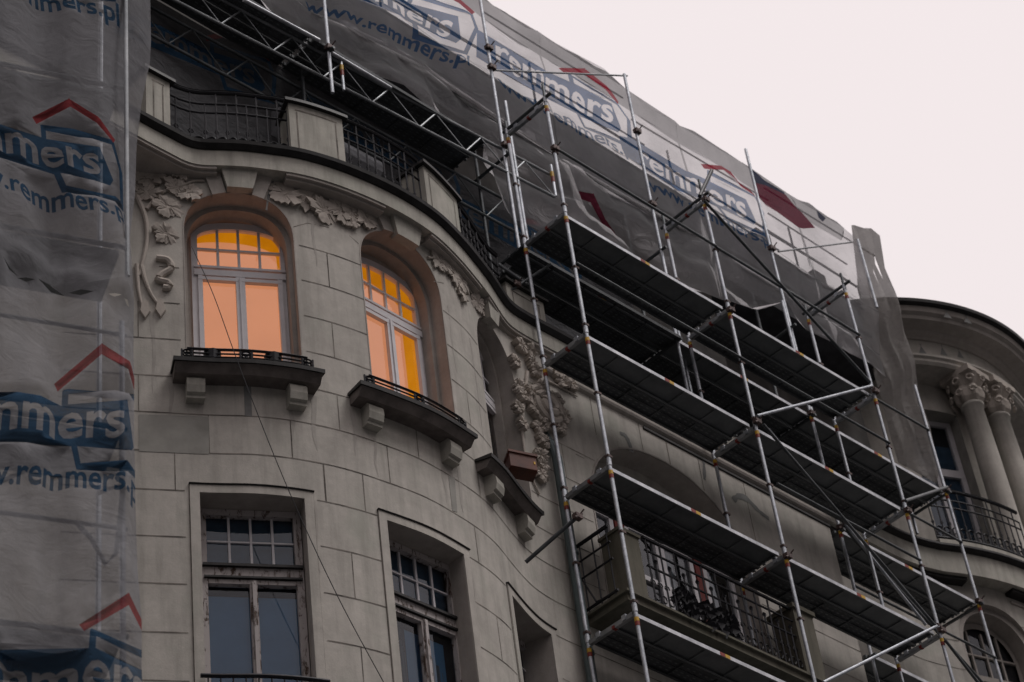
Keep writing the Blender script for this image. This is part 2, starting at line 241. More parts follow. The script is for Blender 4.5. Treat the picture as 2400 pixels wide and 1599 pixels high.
# scaffold netting: woven, part open, part diffusing
def net(name, c, open_=.3, trans=.5, fold=.9, tcol=None):
    m, nt = mat(name); v = objvec(nt)
    tr = N(nt, 'ShaderNodeBsdfTransparent'); df = N(nt, 'ShaderNodeBsdfDiffuse'); tl = N(nt, 'ShaderNodeBsdfTranslucent')
    base = ramp(nt, noise(nt, 2.4, 7, v, .7), [(.3, tuple(a * .78 for a in c)), (.7, tuple(min(1, a * 1.15) for a in c))])
    wv = noise(nt, 1, 3, objvec(nt, 260, 260, 8), .6)
    base = mixc(nt, .35, base, ramp(nt, wv, [(.3, .75), (.7, 1.1)]), 'MULTIPLY')
    nt.links.new(base, df.inputs[0])
    tl.inputs[0].default_value = (*(tcol or tuple(min(1, a * 1.9) for a in c)), 1)
    bm = N(nt, 'ShaderNodeBump'); bm.inputs['Strength'].default_value = fold; bm.inputs['Distance'].default_value = .07
    nt.links.new(noise(nt, 2.6, 6, objvec(nt, 1, 1, 1.6), .6, 1.6), bm.inputs['Height'])
    nt.links.new(bm.outputs[0], df.inputs['Normal']); nt.links.new(bm.outputs[0], tl.inputs['Normal'])
    a = N(nt, 'ShaderNodeMixShader'); a.inputs[0].default_value = trans
    b = N(nt, 'ShaderNodeMixShader'); o = N(nt, 'ShaderNodeOutputMaterial')
    op = ramp(nt, noise(nt, 1.1, 4, v), [(.3, 1 - open_ * 1.25), (.7, 1 - open_ * .75)])
    nt.links.new(df.outputs[0], a.inputs[1]); nt.links.new(tl.outputs[0], a.inputs[2]); nt.links.new(op, b.inputs[0])
    nt.links.new(tr.outputs[0], b.inputs[1]); nt.links.new(a.outputs[0], b.inputs[2]); nt.links.new(b.outputs[0], o.inputs[0]); return m
M['net'] = net('roof_netting', (.40, .40, .41), .40, .70, .8, tcol=(.95, .92, .94))
M['net_hem'] = net('doubled_netting', (.27, .27, .275), .20, .6, .6, tcol=(.46, .45, .46))
M['net_blue'] = net('blue_print', (.035, .08, .16), .16, .66, .8, tcol=(.14, .28, .56))
M['net_red'] = net('red_print', (.30, .025, .04), .06, .6, tcol=(.75, .07, .12))
M['net_navy'] = net('navy_print', (.03, .04, .08), .03, .5, tcol=(.04, .05, .1))
M['net_maroon'] = net('maroon_print', (.17, .03, .05), .03, .6, tcol=(.25, .05, .09))
M['netL'] = net('left_netting', (.255, .255, .27), .32, .25, .4)
M['netL_blue'] = net('left_blue_print', (.035, .075, .13), .16, .25, .28, tcol=(.02, .05, .1))
M['netL_red'] = net('left_red_print', (.24, .045, .05), .12, .25, .28, tcol=(.2, .03, .03))
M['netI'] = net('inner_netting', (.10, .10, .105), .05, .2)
M['netE'] = net('end_netting', (.40, .38, .36), .10, .5, 1.0, tcol=(.34, .32, .31))

# ---------------------------------------------------------------- mesh helpers
def V3(p): return Vector(p)
class MB:
    def __init__(s): s.v = []; s.f = []; s.mi = []; s.cur = 0
    def face(s, pts):
        b = len(s.v); s.v += [tuple(p) for p in pts]; s.f.append(tuple(range(b, b + len(pts)))); s.mi.append(s.cur)
    def grid(s, rows, closed=False):
        b = len(s.v); n = len(rows[0])
        for r in rows: s.v += [tuple(p) for p in r]
        for i in range(len(rows) - 1):
            for j in range(n - (0 if closed else 1)):
                k = (j + 1) % n
                s.f.append((b + i * n + j, b + i * n + k, b + (i + 1) * n + k, b + (i + 1) * n + j)); s.mi.append(s.cur)
    def tube(s, a, b, r=.024, seg=8, cap=True):
        a = V3(a); b = V3(b); d = (b - a)
        if d.length < 1e-5: return
        d.normalize(); u = d.orthogonal().normalized(); w_ = d.cross(u)
        ring = lambda c: [c + (u * math.cos(t) + w_ * math.sin(t)) * r for t in [2 * math.pi * i / seg for i in range(seg)]]
        ra, rb = ring(a), ring(b); s.grid([ra, rb], True)
        if cap: s.face(ra[::-1]); s.face(rb)
    def path(s, pts, r=.02, seg=6):
        pts = [V3(p) for p in pts]; rows = []
        up = Vector((0, 0, 1))
        for i, p in enumerate(pts):
            d = (pts[min(i + 1, len(pts) - 1)] - pts[max(i - 1, 0)]).normalized()
            u = d.cross(up if abs(d.z) < .95 else Vector((1, 0, 0))).normalized(); w_ = d.cross(u)
            rr_ = r[i] if hasattr(r, '__len__') else r
            rows.append([p + (u * math.cos(t) + w_ * math.sin(t)) * rr_ for t in [2 * math.pi * k / seg for k in range(seg)]])
        s.grid(rows, True); s.face(rows[0][::-1]); s.face(rows[-1])
    def boxf(s, o, ax, ay, az):
        o, ax, ay, az = map(V3, (o, ax, ay, az)); c = [o + ax * i + ay * j + az * k for k in (0, 1) for j in (0, 1) for i in (0, 1)]
        for q in ((0, 2, 3, 1), (4, 5, 7, 6), (0, 1, 5, 4), (2, 6, 7, 3), (0, 4, 6, 2), (1, 3, 7, 5)): s.face([c[i] for i in q])
    def box(s, x0, x1, y0, y1, z0, z1): s.boxf((x0, y0, z0), (x1 - x0, 0, 0), (0, y1 - y0, 0), (0, 0, z1 - z0))
    def build(s, name, m, parent=None, smooth=False, bevel=0):
        me = bpy.data.meshes.new(name); me.from_pydata(s.v, [], s.f); me.update()
        for x in (m if isinstance(m, (list, tuple)) else [m]): me.materials.append(M[x])
        if any(s.mi): me.polygons.foreach_set('material_index', s.mi)
        if smooth: me.polygons.foreach_set('use_smooth', [True] * len(me.polygons))
        o = bpy.data.objects.new(name, me); col.objects.link(o)
        if parent: o.parent = parent
        import bmesh
        b = bmesh.new(); b.from_mesh(me); bmesh.ops.remove_doubles(b, verts=b.verts, dist=2e-5); b.to_mesh(me); b.free()
        if bevel:
            md = o.modifiers.new('bevel', 'BEVEL'); md.width = bevel; md.segments = 2; md.limit_method = 'ANGLE'
        if smooth:
            md = o.modifiers.new('wn', 'WEIGHTED_NORMAL') if False else None
        return o
def tag(o, label=None, cat=None, group=None, kind=None):
    for k, v_ in (('label', label), ('category', cat), ('group', group), ('kind', kind)):
        if v_: o[k] = v_
    return o
def empty(name, loc=(0, 0, 0)):
    o = bpy.data.objects.new(name, None); col.objects.link(o); o.location = loc; o.empty_display_size = .3; return o
def child(o, parent):                       # keep world placement under an Empty that stands elsewhere
    o.parent = parent; o.matrix_parent_inverse = Matrix.Translation(-parent.location); return o
def copy_tree(o, parent=None):
    c = o.copy(); col.objects.link(c)
    if parent: c.parent = parent
    for ch in [x for x in bpy.data.objects if x.parent == o]: copy_tree(ch, c)
    return c
# ---------------------------------------------------------------- curves in plan
def spline(P, n=400, it=6):
    P = [Vector(p) for p in P]; d = [0]
    for i in range(1, len(P)): d.append(d[-1] + (P[i] - P[i - 1]).length)
    m = []
    for i in range(len(P)):
        if i == 0: m.append((P[1] - P[0]) / (d[1] - d[0]))
        elif i == len(P) - 1: m.append((P[-1] - P[-2]) / (d[-1] - d[-2]))
        else:
            h0 = d[i] - d[i - 1]; h1 = d[i + 1] - d[i]
            m.append(((P[i] - P[i - 1]) / h0 * h1 + (P[i + 1] - P[i]) / h1 * h0) / (h0 + h1))
    o = []; i = 0
    for k in range(n):
        x = d[-1] * k / (n - 1)
        while i < len(d) - 2 and x > d[i + 1]: i += 1
        h = d[i + 1] - d[i]; t = (x - d[i]) / h
        o.append(P[i] * (2 * t**3 - 3 * t * t + 1) + m[i] * (h * (t**3 - 2 * t * t + t)) + P[i + 1] * (-2 * t**3 + 3 * t * t) + m[i + 1] * (h * (t**3 - t * t)))
    for _ in range(it): o = [o[0]] + [(o[j - 1] + o[j] * 2 + o[j + 1]) / 4 for j in range(1, n - 1)] + [o[-1]]
    return o
class Plan:
    def __init__(s, pts, x0=-2.7):
        s.P = pts; s.d = [0]
        for i in range(1, len(pts)): s.d.append(s.d[-1] + (pts[i] - pts[i - 1]).length)
        k = min(range(len(pts)), key=lambda i: abs(pts[i].x - x0)); s.d = [a - s.d[k] for a in s.d]
        s.lo, s.hi = s.d[0], s.d[-1]
        s.T = [(pts[min(i + 1, len(pts) - 1)] - pts[max(i - 1, 0)]).normalized() for i in range(len(pts))]
    def at(s, t):
        import bisect
        t = min(max(t, s.lo), s.hi - 1e-6); i = max(0, min(bisect.bisect_right(s.d, t) - 1, len(s.d) - 2)); q = (t - s.d[i]) / (s.d[i + 1] - s.d[i])
        return s.P[i].lerp(s.P[i + 1], q), s.T[i].lerp(s.T[i + 1], q).normalized()
    def __call__(s, t, z, o=0.0):           # o metres out from the wall towards the street
        p, T_ = s.at(t); return Vector((p.x + T_.y * o, p.y - T_.x * o, z))
    def s_at_x(s, x): return s.d[min(range(len(s.P)), key=lambda i: abs(s.P[i].x - x))]
WP = Plan(spline(WALL)); CP = Plan(spline(CORN, 400, 4))
def srange(a, b, step=.06):
    n = max(1, int(math.ceil((b - a) / step))); return [a + (b - a) * i / n for i in range(n + 1)]
def sweep(mb, plan, a, b, prof, step=.07, caps=True):     # prof: list of (offset out, z)
    rows = [[plan(t, z, o) for o, z in prof] for t in srange(a, b, step)]
    mb.grid(rows, True)
    if caps: mb.face(rows[0]); mb.face(rows[-1][::-1])
class Opening:                               # flat window set into the curved wall
    def __init__(s, plan, c, hw, zb, spring, rise=0.0, p=2.4, s0=None, s1=None):
        s.plan, s.c, s.hw, s.zb, s.spring, s.rise, s.p = plan, c, hw, zb, spring, rise, p
        s.s0 = c - hw if s0 is None else s0; s.s1 = c + hw if s1 is None else s1
        P, T_ = plan.at(c); s.O = Vector((P.x, P.y, 0)); s.t = Vector((T_.x, T_.y, 0)); s.n = Vector((-T_.y, T_.x, 0))
    def top(s, q):
        if s.rise == 0: return s.spring
        m = (s.s0 + s.s1) / 2; h = (s.s1 - s.s0) / 2; a = min(1, abs((q - m) / h)); return s.spring + s.rise * (max(0, 1 - a ** s.p)) ** (1 / s.p)
    def pt(s, a, z, d): return s.O + s.t * a + s.n * d + Vector((0, 0, z))
    def local(s, q): v_ = s.plan(q, 0) - s.O; return v_.dot(s.t)
    def outline(s, step=.05):                # (s,z) up the left jamb, over the head, down the right jamb
        o = [(s.s0, s.zb)]
        n = 28 if s.rise else 8; m = (s.s0 + s.s1) / 2; h = (s.s1 - s.s0) / 2
        for i in range(n + 1):
            q = m - h * math.cos(math.pi * i / n); o.append((q, s.top(q)))
        return o + [(s.s1, s.zb)]
def wall_strips(mb, plan, a, b, zlo, zhi, ops, step=.09):
    q = set(srange(a, b, step))
    for o in ops:
        if o.s1 < a or o.s0 > b: continue
        for s_, z in o.outline(): q.add(s_)
    q = sorted(q); q = [x for i, x in enumerate(q) if i == 0 or x - q[i - 1] > 1e-4]
    for i in range(len(q) - 1):
        s0, s1 = q[i], q[i + 1]; m = (s0 + s1) / 2
        cuts = sorted([o for o in ops if o.s0 - 1e-6 < m < o.s1 + 1e-6], key=lambda o: o.zb)
        lo0 = lo1 = zlo
        for o in cuts:
            mb.face([plan(s0, lo0), plan(s1, lo1), plan(s1, o.zb), plan(s0, o.zb)]); lo0, lo1 = o.top(s0), o.top(s1)
        mb.face([plan(s0, lo0), plan(s1, lo1), plan(s1, zhi), plan(s0, zhi)])
def reveal(mb, o, d0, d1, inset=0.0, sill=True):        # jamb faces from depth d0 to d1
    ol = o.outline(); m = (o.s0 + o.s1) / 2
    rows = []
    for s_, z in ol:
        a = o.local(s_); k = 1 - inset / max(.05, (o.s1 - o.s0) / 2); zz = z - (inset if z > o.zb + .01 else 0)
        am = o.local(m); aa = am + (a - am) * k
        first = o.plan(s_, z) if d0 == 0 and inset == 0 else o.pt(aa, zz, d0)
        rows.append([first, o.pt(aa, zz, d1)])
    mb.grid(rows)
    if sill: mb.face([rows[0][0], rows[0][1], rows[-1][1], rows[-1][0]])
def ring(mb, o, d, i0, i1):                   # flat ring between two insets at depth d
    m = (o.s0 + o.s1) / 2; h = (o.s1 - o.s0) / 2; am = o.local(m); rows = []
    for s_, z in o.outline():
        a = o.local(s_); r = []
        for ins in (i0, i1):
            r.append(o.pt(am + (a - am) * (1 - ins / h), z - (ins if z > o.zb + .01 else 0), d))
        rows.append(r)
    mb.grid(rows)
def lbox(mb, o, a0, a1, z0, z1, d0, d1): mb.boxf(o.pt(a0, z0, d0), o.t * (a1 - a0), o.n * (d1 - d0), (0, 0, z1 - z0))
# ================================================================ ground
g = MB(); g.face([(-400, -400, GZ), (400, -400, GZ), (400, 400, GZ), (-400, 400, GZ)]); tag(g.build('ground', 'asphalt'), kind='structure')
# ================================================================ main apartment building
bld = tag(empty('apartment_building', (-2.7, .9, GZ)), 'grey plastered house with a rounded bow, two lamplit arched windows and a roof balustrade', 'building')
def part(mb, name, m, parent=bld, **k):
    o = mb.build(name, m, None, **k)
    root = parent
    if parent.location.length > 0: child(o, parent)
    else: o.parent = parent
    return o
def sub(mb, name, m, parent, **k):
    o = mb.build(name, m, None, **k); o.parent = parent; return o
XE = WP.s_at_x(5.6)
AZ = 4.14
aw = [Opening(WP, -2.05, .60, 1.55, 3.50, .61), Opening(WP, .0, .61, 1.55, 3.55, .63), Opening(WP, 1.90, .46, 1.50, 3.45, .72, 2.2)]
lw = [Opening(WP, -2.05, .52, -2.9, -.03), Opening(WP, -.08, .525, -2.9, -.04), Opening(WP, 1.86, .47, -2.9, -.06)]
low2 = [Opening(WP, c, .52, -7.2, -4.4) for c in (-2.05, -.08, 1.86)] + [Opening(WP, c, .52, -11.4, -8.4) for c in (-2.05, -.08, 1.86)]
fa = Opening(WP, 4.93, 1.45, .45, 2.2, 1.34, 2.15)
fl = Opening(WP, 4.93, 1.2, -3.9, -.6)
ops = aw + lw + low2 + [fa, fl]
mb = MB(); wall_strips(mb, WP, WP.lo, XE, GZ, 4.60, ops)
for o in ops: mb.cur = 1; reveal(mb, o, 0, .12)
mb.cur = 0
e0, e1 = WP(XE, GZ), WP(XE, 4.7); mb.face([e0, (e0.x, 3.2, GZ), (e1.x, 3.2, 4.7), e1])
part(mb, 'wall', ['stucco', 'trim'])
# mortar joints, plus painted shadow lines beside the lower windows
mb = MB(); RZ = [3.46, 2.95, 2.44, 1.94, 1.44, .96, .47, -.01, -.57, -1.12, -1.67, -2.2]
def blocked(s, z, m=.04):
    for o in ops:
        if o.s0 - m - (.08 if o.rise == 0 else 0) < s < o.s1 + m + (.08 if o.rise == 0 else 0) and o.zb - .02 < z < (o.top(min(max(s, o.s0), o.s1)) + m + (.08 if o.rise == 0 else 0)): return True
    return False
hw = .0055
for z in RZ:
    q = srange(-3.9, XE, .07)
    for i in range(len(q) - 1):
        m = (q[i] + q[i + 1]) / 2
        if blocked(m, z) or (z > 2.4 and m < -2.9): continue
        if z > 3 and m > 2.2: continue
        w0_, w1_ = hw * (.75 + .5 * abs(math.sin(q[i] * 7.3 + z * 5))), hw * (.75 + .5 * abs(math.sin(q[i + 1] * 7.3 + z * 5)))
        mb.grid([[WP(q[i], z - w0_, .003), WP(q[i], z + w0_, .003)], [WP(q[i + 1], z - w1_, .003), WP(q[i + 1], z + w1_, .003)]])
for (a, b) in VJ:
    if abs(a[0]) > 4.4: continue
    s_ = (a[0] + b[0]) / 2; zt = min(RZ, key=lambda r: abs(r - a[1])); zb = min(RZ, key=lambda r: abs(r - b[1]))
    if zt <= zb: continue
    if (s_ > .9): w_ = .0045
    else: w_ = .005
    mb.grid([[WP(s_ - w_, zt, .0025), WP(s_ + w_, zt, .0025)], [WP(s_ - w_, zb, .0025), WP(s_ + w_, zb, .0025)]])
for a, b in (((2.55, 3.7), (3.2, 3.72)), ((3.3, 2.9), (3.45, 2.9)), ((2.7, 1.44), (3.4, 1.44)), ((-1.27, 3.83), (-1.44, 3.72)), ((-.97, 4.0), (-.62, 3.78)), ((-1.27, 3.83), (-1.25, 4.05)), ((.72, 3.93), (.52, 3.83)), ((-1.27, 3.83), (-1.0, 3.86))):
    mb.grid([[WP(a[0], a[1] - .005, .0025), WP(a[0], a[1] + .005, .0025)], [WP(b[0], b[1] - .005, .0025), WP(b[0], b[1] + .005, .0025)]])
for o in lw:
    for e_ in (o.s0 - .098, o.s1 + .098): mb.grid([[WP(e_ - .005, o.zb, .0035), WP(e_ + .005, o.zb, .0035)], [WP(e_ - .005, o.spring + .095, .0035), WP(e_ + .005, o.spring + .095, .0035)]])  # dark ribbons painted as the shadow along the surround edges
for s_, z0_, z1_, w_ in ((4.62, 3.56, 4.0, .006), (5.12, 3.56, 4.0, .010), (5.72, 3.4, 4.0, .006), (6.6, 2.6, 4.0, .006), (7.2, 2.2, 4.0, .006), (3.75, 3.4, 4.0, .005), (6.9, 1.4, 2.2, .005)): mb.grid([[WP(s_ - w_, z0_, .003), WP(s_ + w_, z0_, .003)], [WP(s_ - w_, z1_, .003), WP(s_ + w_, z1_, .003)]])
part(mb, 'mortar_joint', 'joint')
mb = MB(); sweep(mb, WP, 2.95, XE, [(0, 4.00), (.045, 4.02), (.06, 4.05), (.06, 4.10), (0, 4.13)], .3); part(mb, 'string_course', 'trim')
mb = MB(); sweep(mb, WP, 4.7, XE, [(0, 3.93), (.02, 3.94), (.02, 3.975), (0, 3.98)], .3); part(mb, 'string_course', 'dark_trim')  # thin dark strip just under the string course
# cement patches and stains
def patch(q, m, o=.004):
    n = 8; rows = []; mb = MB()
    for i in range(n + 1):
        t = i / n; a = [q[0][k] + (q[1][k] - q[0][k]) * t for k in (0, 1)]; b = [q[3][k] + (q[2][k] - q[3][k]) * t for k in (0, 1)]
        rows.append([WP(a[0] + random.uniform(-.004, .004), a[1], o), WP(b[0] + random.uniform(-.004, .004), b[1], o)])
    mb.grid(rows); part(mb, 'plaster_patch', m)
patch(STAIN[0], 'stain'); patch(STAIN[1], 'patch'); patch(STAIN[2], 'patch')
def streak(pts, w0):
    rows = []; mb = MB(); pts = [tuple(p) for p in spline([Vector(p) for p in pts], 14, 1)]
    for i, (s_, z) in enumerate(pts):
        j = min(i + 1, len(pts) - 1); k = max(i - 1, 0); d = Vector((pts[j][0] - pts[k][0], pts[j][1] - pts[k][1])).normalized(); w_ = w0 * random.uniform(.6, 1.3)
        rows.append([WP(s_ - d.y * w_, z + d.x * w_, .004), WP(s_ + d.y * w_, z - d.x * w_, .004)])
    mb.grid(rows); part(mb, 'plaster_patch', 'stain')
streak([(4.22, 3.64), (4.30, 3.66), (4.36, 3.58), (4.38, 3.42)], .035)
streak([(6.3, 3.5), (6.42, 3.62), (6.6, 3.66), (6.8, 3.55), (7.0, 3.5)], .045)
streak([(5.80, 4.1), (5.83, 3.95), (5.77, 3.6)], .025); streak([(-2.17, 4.46), (-2.1, 4.42), (-2.0, 4.45), (-1.9, 4.40)], .02)
streak([(-1.62, 4.45), (-1.70, 4.15), (-1.74, 3.9)], .012); streak([(.45, .45), (.42, .2)], .0) if False else None
def drip(s_, z1, z0, w_):
    n = 10; rows = []; mb = MB()
    for i in range(n + 1):
        t = i / n; ww = w_ * (1 - t) ** .6 * random.uniform(.75, 1.2) + .002; c_ = s_ + .012 * math.sin(t * 7 + s_ * 9); rows.append([WP(c_ - ww, z1 + (z0 - z1) * t, .0022), WP(c_ + ww, z1 + (z0 - z1) * t, .0022)])
    mb.grid(rows); part(mb, 'soot_streak', 'soot')
for q in ((-2.83, 1.36, .75, .03), (-1.36, 1.35, .62, .035), (-2.52, 1.1, .55, .02), (-1.60, 1.1, .70, .022), (-.90, 1.33, .70, .03), (.55, 1.33, .55, .035), (-.66, 1.0, .5, .018), (.28, 1.02, .55, .02), (-1.20, 4.0, 3.2, .02), (-2.68, 1.3, .9, .015), (.75, 3.6, 2.6, .02), (1.2, 3.4, 1.9, .022), (-1.42, -.02, -.9, .012), (.57, -.05, -1.0, .014), (-3.0, 2.3, 1.2, .02)): drip(*q)
# cornice, frieze, mouldings
a0, a1 = CP.lo, CP.s_at_x(5.72)
mb = MB(); sweep(mb, CP, a0, a1, [(-.07, 4.372), (-.07, 4.605), (-.8, 4.605), (-.8, 4.372)]); part(mb, 'frieze', 'frieze')
mb = MB(); sweep(mb, CP, a0, a1, [(-.05, 4.606), (0, 4.655), (.01, 4.70), (-.3, 4.705), (-.3, 4.606)]); part(mb, 'cornice', 'dark_trim')
mb = MB()
for p_, q_ in ((a0, .27 - .1 - 2.62), (-1.76 + .1, -.36), (.38, 1.55), (1.75, a1)):
    sweep(mb, CP, p_, q_, [(-.085, 4.335), (-.085, 4.371), (-.8, 4.371), (-.8, 4.335)])
    sweep(mb, CP, p_, q_, [(-.125, 4.30), (-.125, 4.334), (-.8, 4.334), (-.8, 4.30)])
part(mb, 'frieze_moulding', 'trim')
for a, b in ((-2.19, -1.88), (-.14, .22), (1.72, 1.98)):       # keystone dropping from the frieze to each arch
    mb = MB(); w0 = .045
    rows = []
    for t in srange(0, 1, .2):
        s_t, s_b = a - w0 + (b - a + 2 * w0) * t, a + w0 * .4 + (b - a - w0 * .8) * t
        rows.append([WP(s_b, AZ - .03, .10), WP(s_t, 4.40, .12), WP(s_t, 4.40, -.05), WP(s_b, AZ - .03, -.02)])
    mb.grid(rows, True); mb.face(rows[0]); mb.face(rows[-1][::-1]); part(mb, 'keystone', 'frieze')
for q in KEYS:
    mb = MB(); rows = []
    for t in (0, .5, 1):
        top = [q[0][k] + (q[1][k] - q[0][k]) * t for k in (0, 1)]; bot = [q[3][k] + (q[2][k] - q[3][k]) * t for k in (0, 1)]
        rows.append([WP(bot[0], bot[1], .045), WP(top[0], 4.42, .05), WP(top[0], 4.42, -.02), WP(bot[0], bot[1], -.02)])
    mb.grid(rows, True); mb.face(rows[0]); mb.face(rows[-1][::-1]); part(mb, 'voussoir', 'trim')
# terrace and attic behind the balustrade
mb = MB(); pts = [CP(t, 0, -.04) for t in srange(a0, a1, .2)]
mb.grid([[(p.x, p.y, 4.70), (p.x, 2.6, 4.70)] for p in pts]); part(mb, 'terrace_floor', 'attic')
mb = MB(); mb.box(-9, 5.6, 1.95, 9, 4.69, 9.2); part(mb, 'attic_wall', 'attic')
rf = MB(); rf.face([(-9, 1.7, 9.2), (9.6, 1.7, 9.2), (9.8, 1.95, 10.97), (-9, 1.95, 10.97)]); rf.face([(-9, 1.95, 10.97), (9.8, 1.95, 10.97), (9.8, 9, 11.1), (-9, 9, 11.1)]); rf.face([(-9, 1.7, 9.2), (-9, 9, 9.2), (9.6, 9, 9.2), (9.6, 1.7, 9.2)])
rf.face([(9.6, 1.7, 9.2), (9.6, 9, 9.2), (9.8, 9, 11.1), (9.8, 1.95, 10.97)])
ro = part(rf, 'roof', 'roof')
for q_ in ((7.2, 7.55, 1.9, 2.5, 10.8, 11.25), (8.6, 8.9, 1.9, 2.5, 10.8, 11.1)): mb = MB(); mb.box(*q_); sub(mb, 'chimney', 'attic', ro)
# ---------------------------------------------------------------- lit arched windows
def members(mb, o, D, aL, aR, zlo, ztop, bars, t=.03, dp=.05):
    for kind, c, lo, hi, w_ in bars:
        if kind == 'v': lbox(mb, o, c - w_ / 2, c + w_ / 2, lo, hi, D - dp, D)
        else: lbox(mb, o, lo, hi, c - w_ / 2, c + w_ / 2, D - dp - .003, D - .002)
def arch_rows(o, D, hw_, zc, zs, rise, p=2.4, cx=0.0, n=24, zlo=1.55):
    pts = [(cx - hw_, zlo), (cx - hw_, zs)]
    for i in range(1, n): a = -hw_ * math.cos(math.pi * i / n); pts.append((cx + a, zs + rise * (1 - abs(a / hw_) ** p) ** (1 / p)))
    return pts + [(cx + hw_, zs), (cx + hw_, zlo)]
def lit_window(o, cx, label, lit=True, D=.44, rim=.22):
    mb = MB(); reveal(mb, o, .12, rim) if rim > .12 else None; ring(mb, o, rim, 0, .05); mb.cur = 0; reveal(mb, o, rim, D + .03, .05); part(mb, 'window_reveal', 'trim')
    zt = 3.79; rs = .52
    outer = arch_rows(o, D, .525, 0, zt + .06, .19, cx=cx, p=2.0); inner = arch_rows(o, D, .455, 0, zt, .155, cx=cx, zlo=1.62, p=2.0)
    mb = MB(); mb.grid([[o.pt(a, z, D - .04), o.pt(c, y, D - .04)] for (a, z), (c, y) in zip(outer, inner)])
    mb.grid([[o.pt(c, y, D - .04), o.pt(c, y, D + .02)] for (c, y) in inner])
    f = o.top
    bars = [('h', 3.255, cx - .50, cx + .50, .085), ('h', 3.34, cx - .50, cx + .50, .03), ('v', cx, 1.62, 3.215, .10), ('h', 3.17, cx - .46, cx + .46, .045), ('v', cx - .435, 1.62, 3.215, .05), ('v', cx + .435, 1.62, 3.215, .05)]
    members(mb, o, D - .01, 0, 0, 0, 0, bars)
    m2 = []
    for a in (-.23, 0, .23): m2.append(('v', cx + a, 3.30, zt + .155 * (1 - abs(a / .455) ** 2) ** .5 + .01, .028))
    m2.append(('h', 3.625, cx - .46, cx + .46, .026)); members(mb, o, D, 0, 0, 0, 0, m2, dp=.03)
    lbox(mb, o, cx - .012 + .0, cx + .012, 1.62, 3.20, D - .075, D - .055)
    w_ = part(mb, 'window', 'whitewood')
    hd = MB(); hd.grid([[o.pt(a, z, D - .02), o.pt(o.local((o.s0 + o.s1) / 2) + (c / .6) * .62, y, D - .02)] for (a, z), (c, y) in zip(arch_rows(o, D, .515, 0, zt + .05, .19, cx=cx, p=2.0), arch_rows(o, D, .6, 0, 3.52, .64))]); sub(hd, 'window_head', 'trim', w_)
    g_ = MB(); g_.face([o.pt(a, z, D - .012) for a, z in arch_rows(o, D, .46, 0, zt, .16, cx=cx, zlo=1.6, p=2.0)][::-1]); sub(g_, 'pane', 'glass', w_)
    if lit:
        b = MB(); b.face([o.pt(a, z, D + .19) for a, z in arch_rows(o, D, .55, 0, 3.76, .19, cx=-.05, p=2.0, zlo=1.5)]); sub(b, 'roller_blind', 'lampwall', w_)
        r = MB(); A_, B_, Z0_, Z1_, d0_, d1_ = -.8, .95, 1.3, 4.5, D + .01, 1.3
        for q_ in (((A_, Z0_, d1_), (B_, Z0_, d1_), (B_, Z1_, d1_), (A_, Z1_, d1_)), ((B_, Z0_, d0_), (B_, Z0_, d1_), (B_, Z1_, d1_), (B_, Z1_, d0_)), ((A_, Z0_, d0_), (A_, Z0_, d1_), (A_, Z1_, d1_), (A_, Z1_, d0_)), ((A_, Z1_, d0_), (B_, Z1_, d0_), (B_, Z1_, d1_), (A_, Z1_, d1_))): r.face([o.pt(*p_) for p_ in q_])
        sub(r, 'lamplit_room', 'lampceil', w_)
    else:
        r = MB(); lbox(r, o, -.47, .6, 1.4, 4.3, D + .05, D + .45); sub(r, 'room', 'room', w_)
    w_['label'] = label
lit_window(aw[0], .045, 'lamplit arched window with salmon blind on the left of the bow')
lit_window(aw[1], .055, 'lamplit arched window with amber strip in the middle of the bow', D=.40)
lit_window(aw[2], .02, 'unlit arched window turned away on the right of the bow', False, D=.29, rim=.16)
# raised border of arched windows (thin edge line)
for o in aw[:2]:
    mb = MB(); rows = []
    m_, h_ = (o.s0 + o.s1) / 2, (o.s1 - o.s0) / 2
    for s_, z in o.outline():
        k = (h_ + .012) / h_; rows.append([WP(s_, z, .006), WP(m_ + (s_ - m_) * k, z + (.012 if z > o.zb + .01 else 0), .006), WP(m_ + (s_ - m_) * k, z + (.012 if z > o.zb + .01 else 0), -.002)])
    mb.grid(rows); part(mb, 'arch_edge', 'trim')
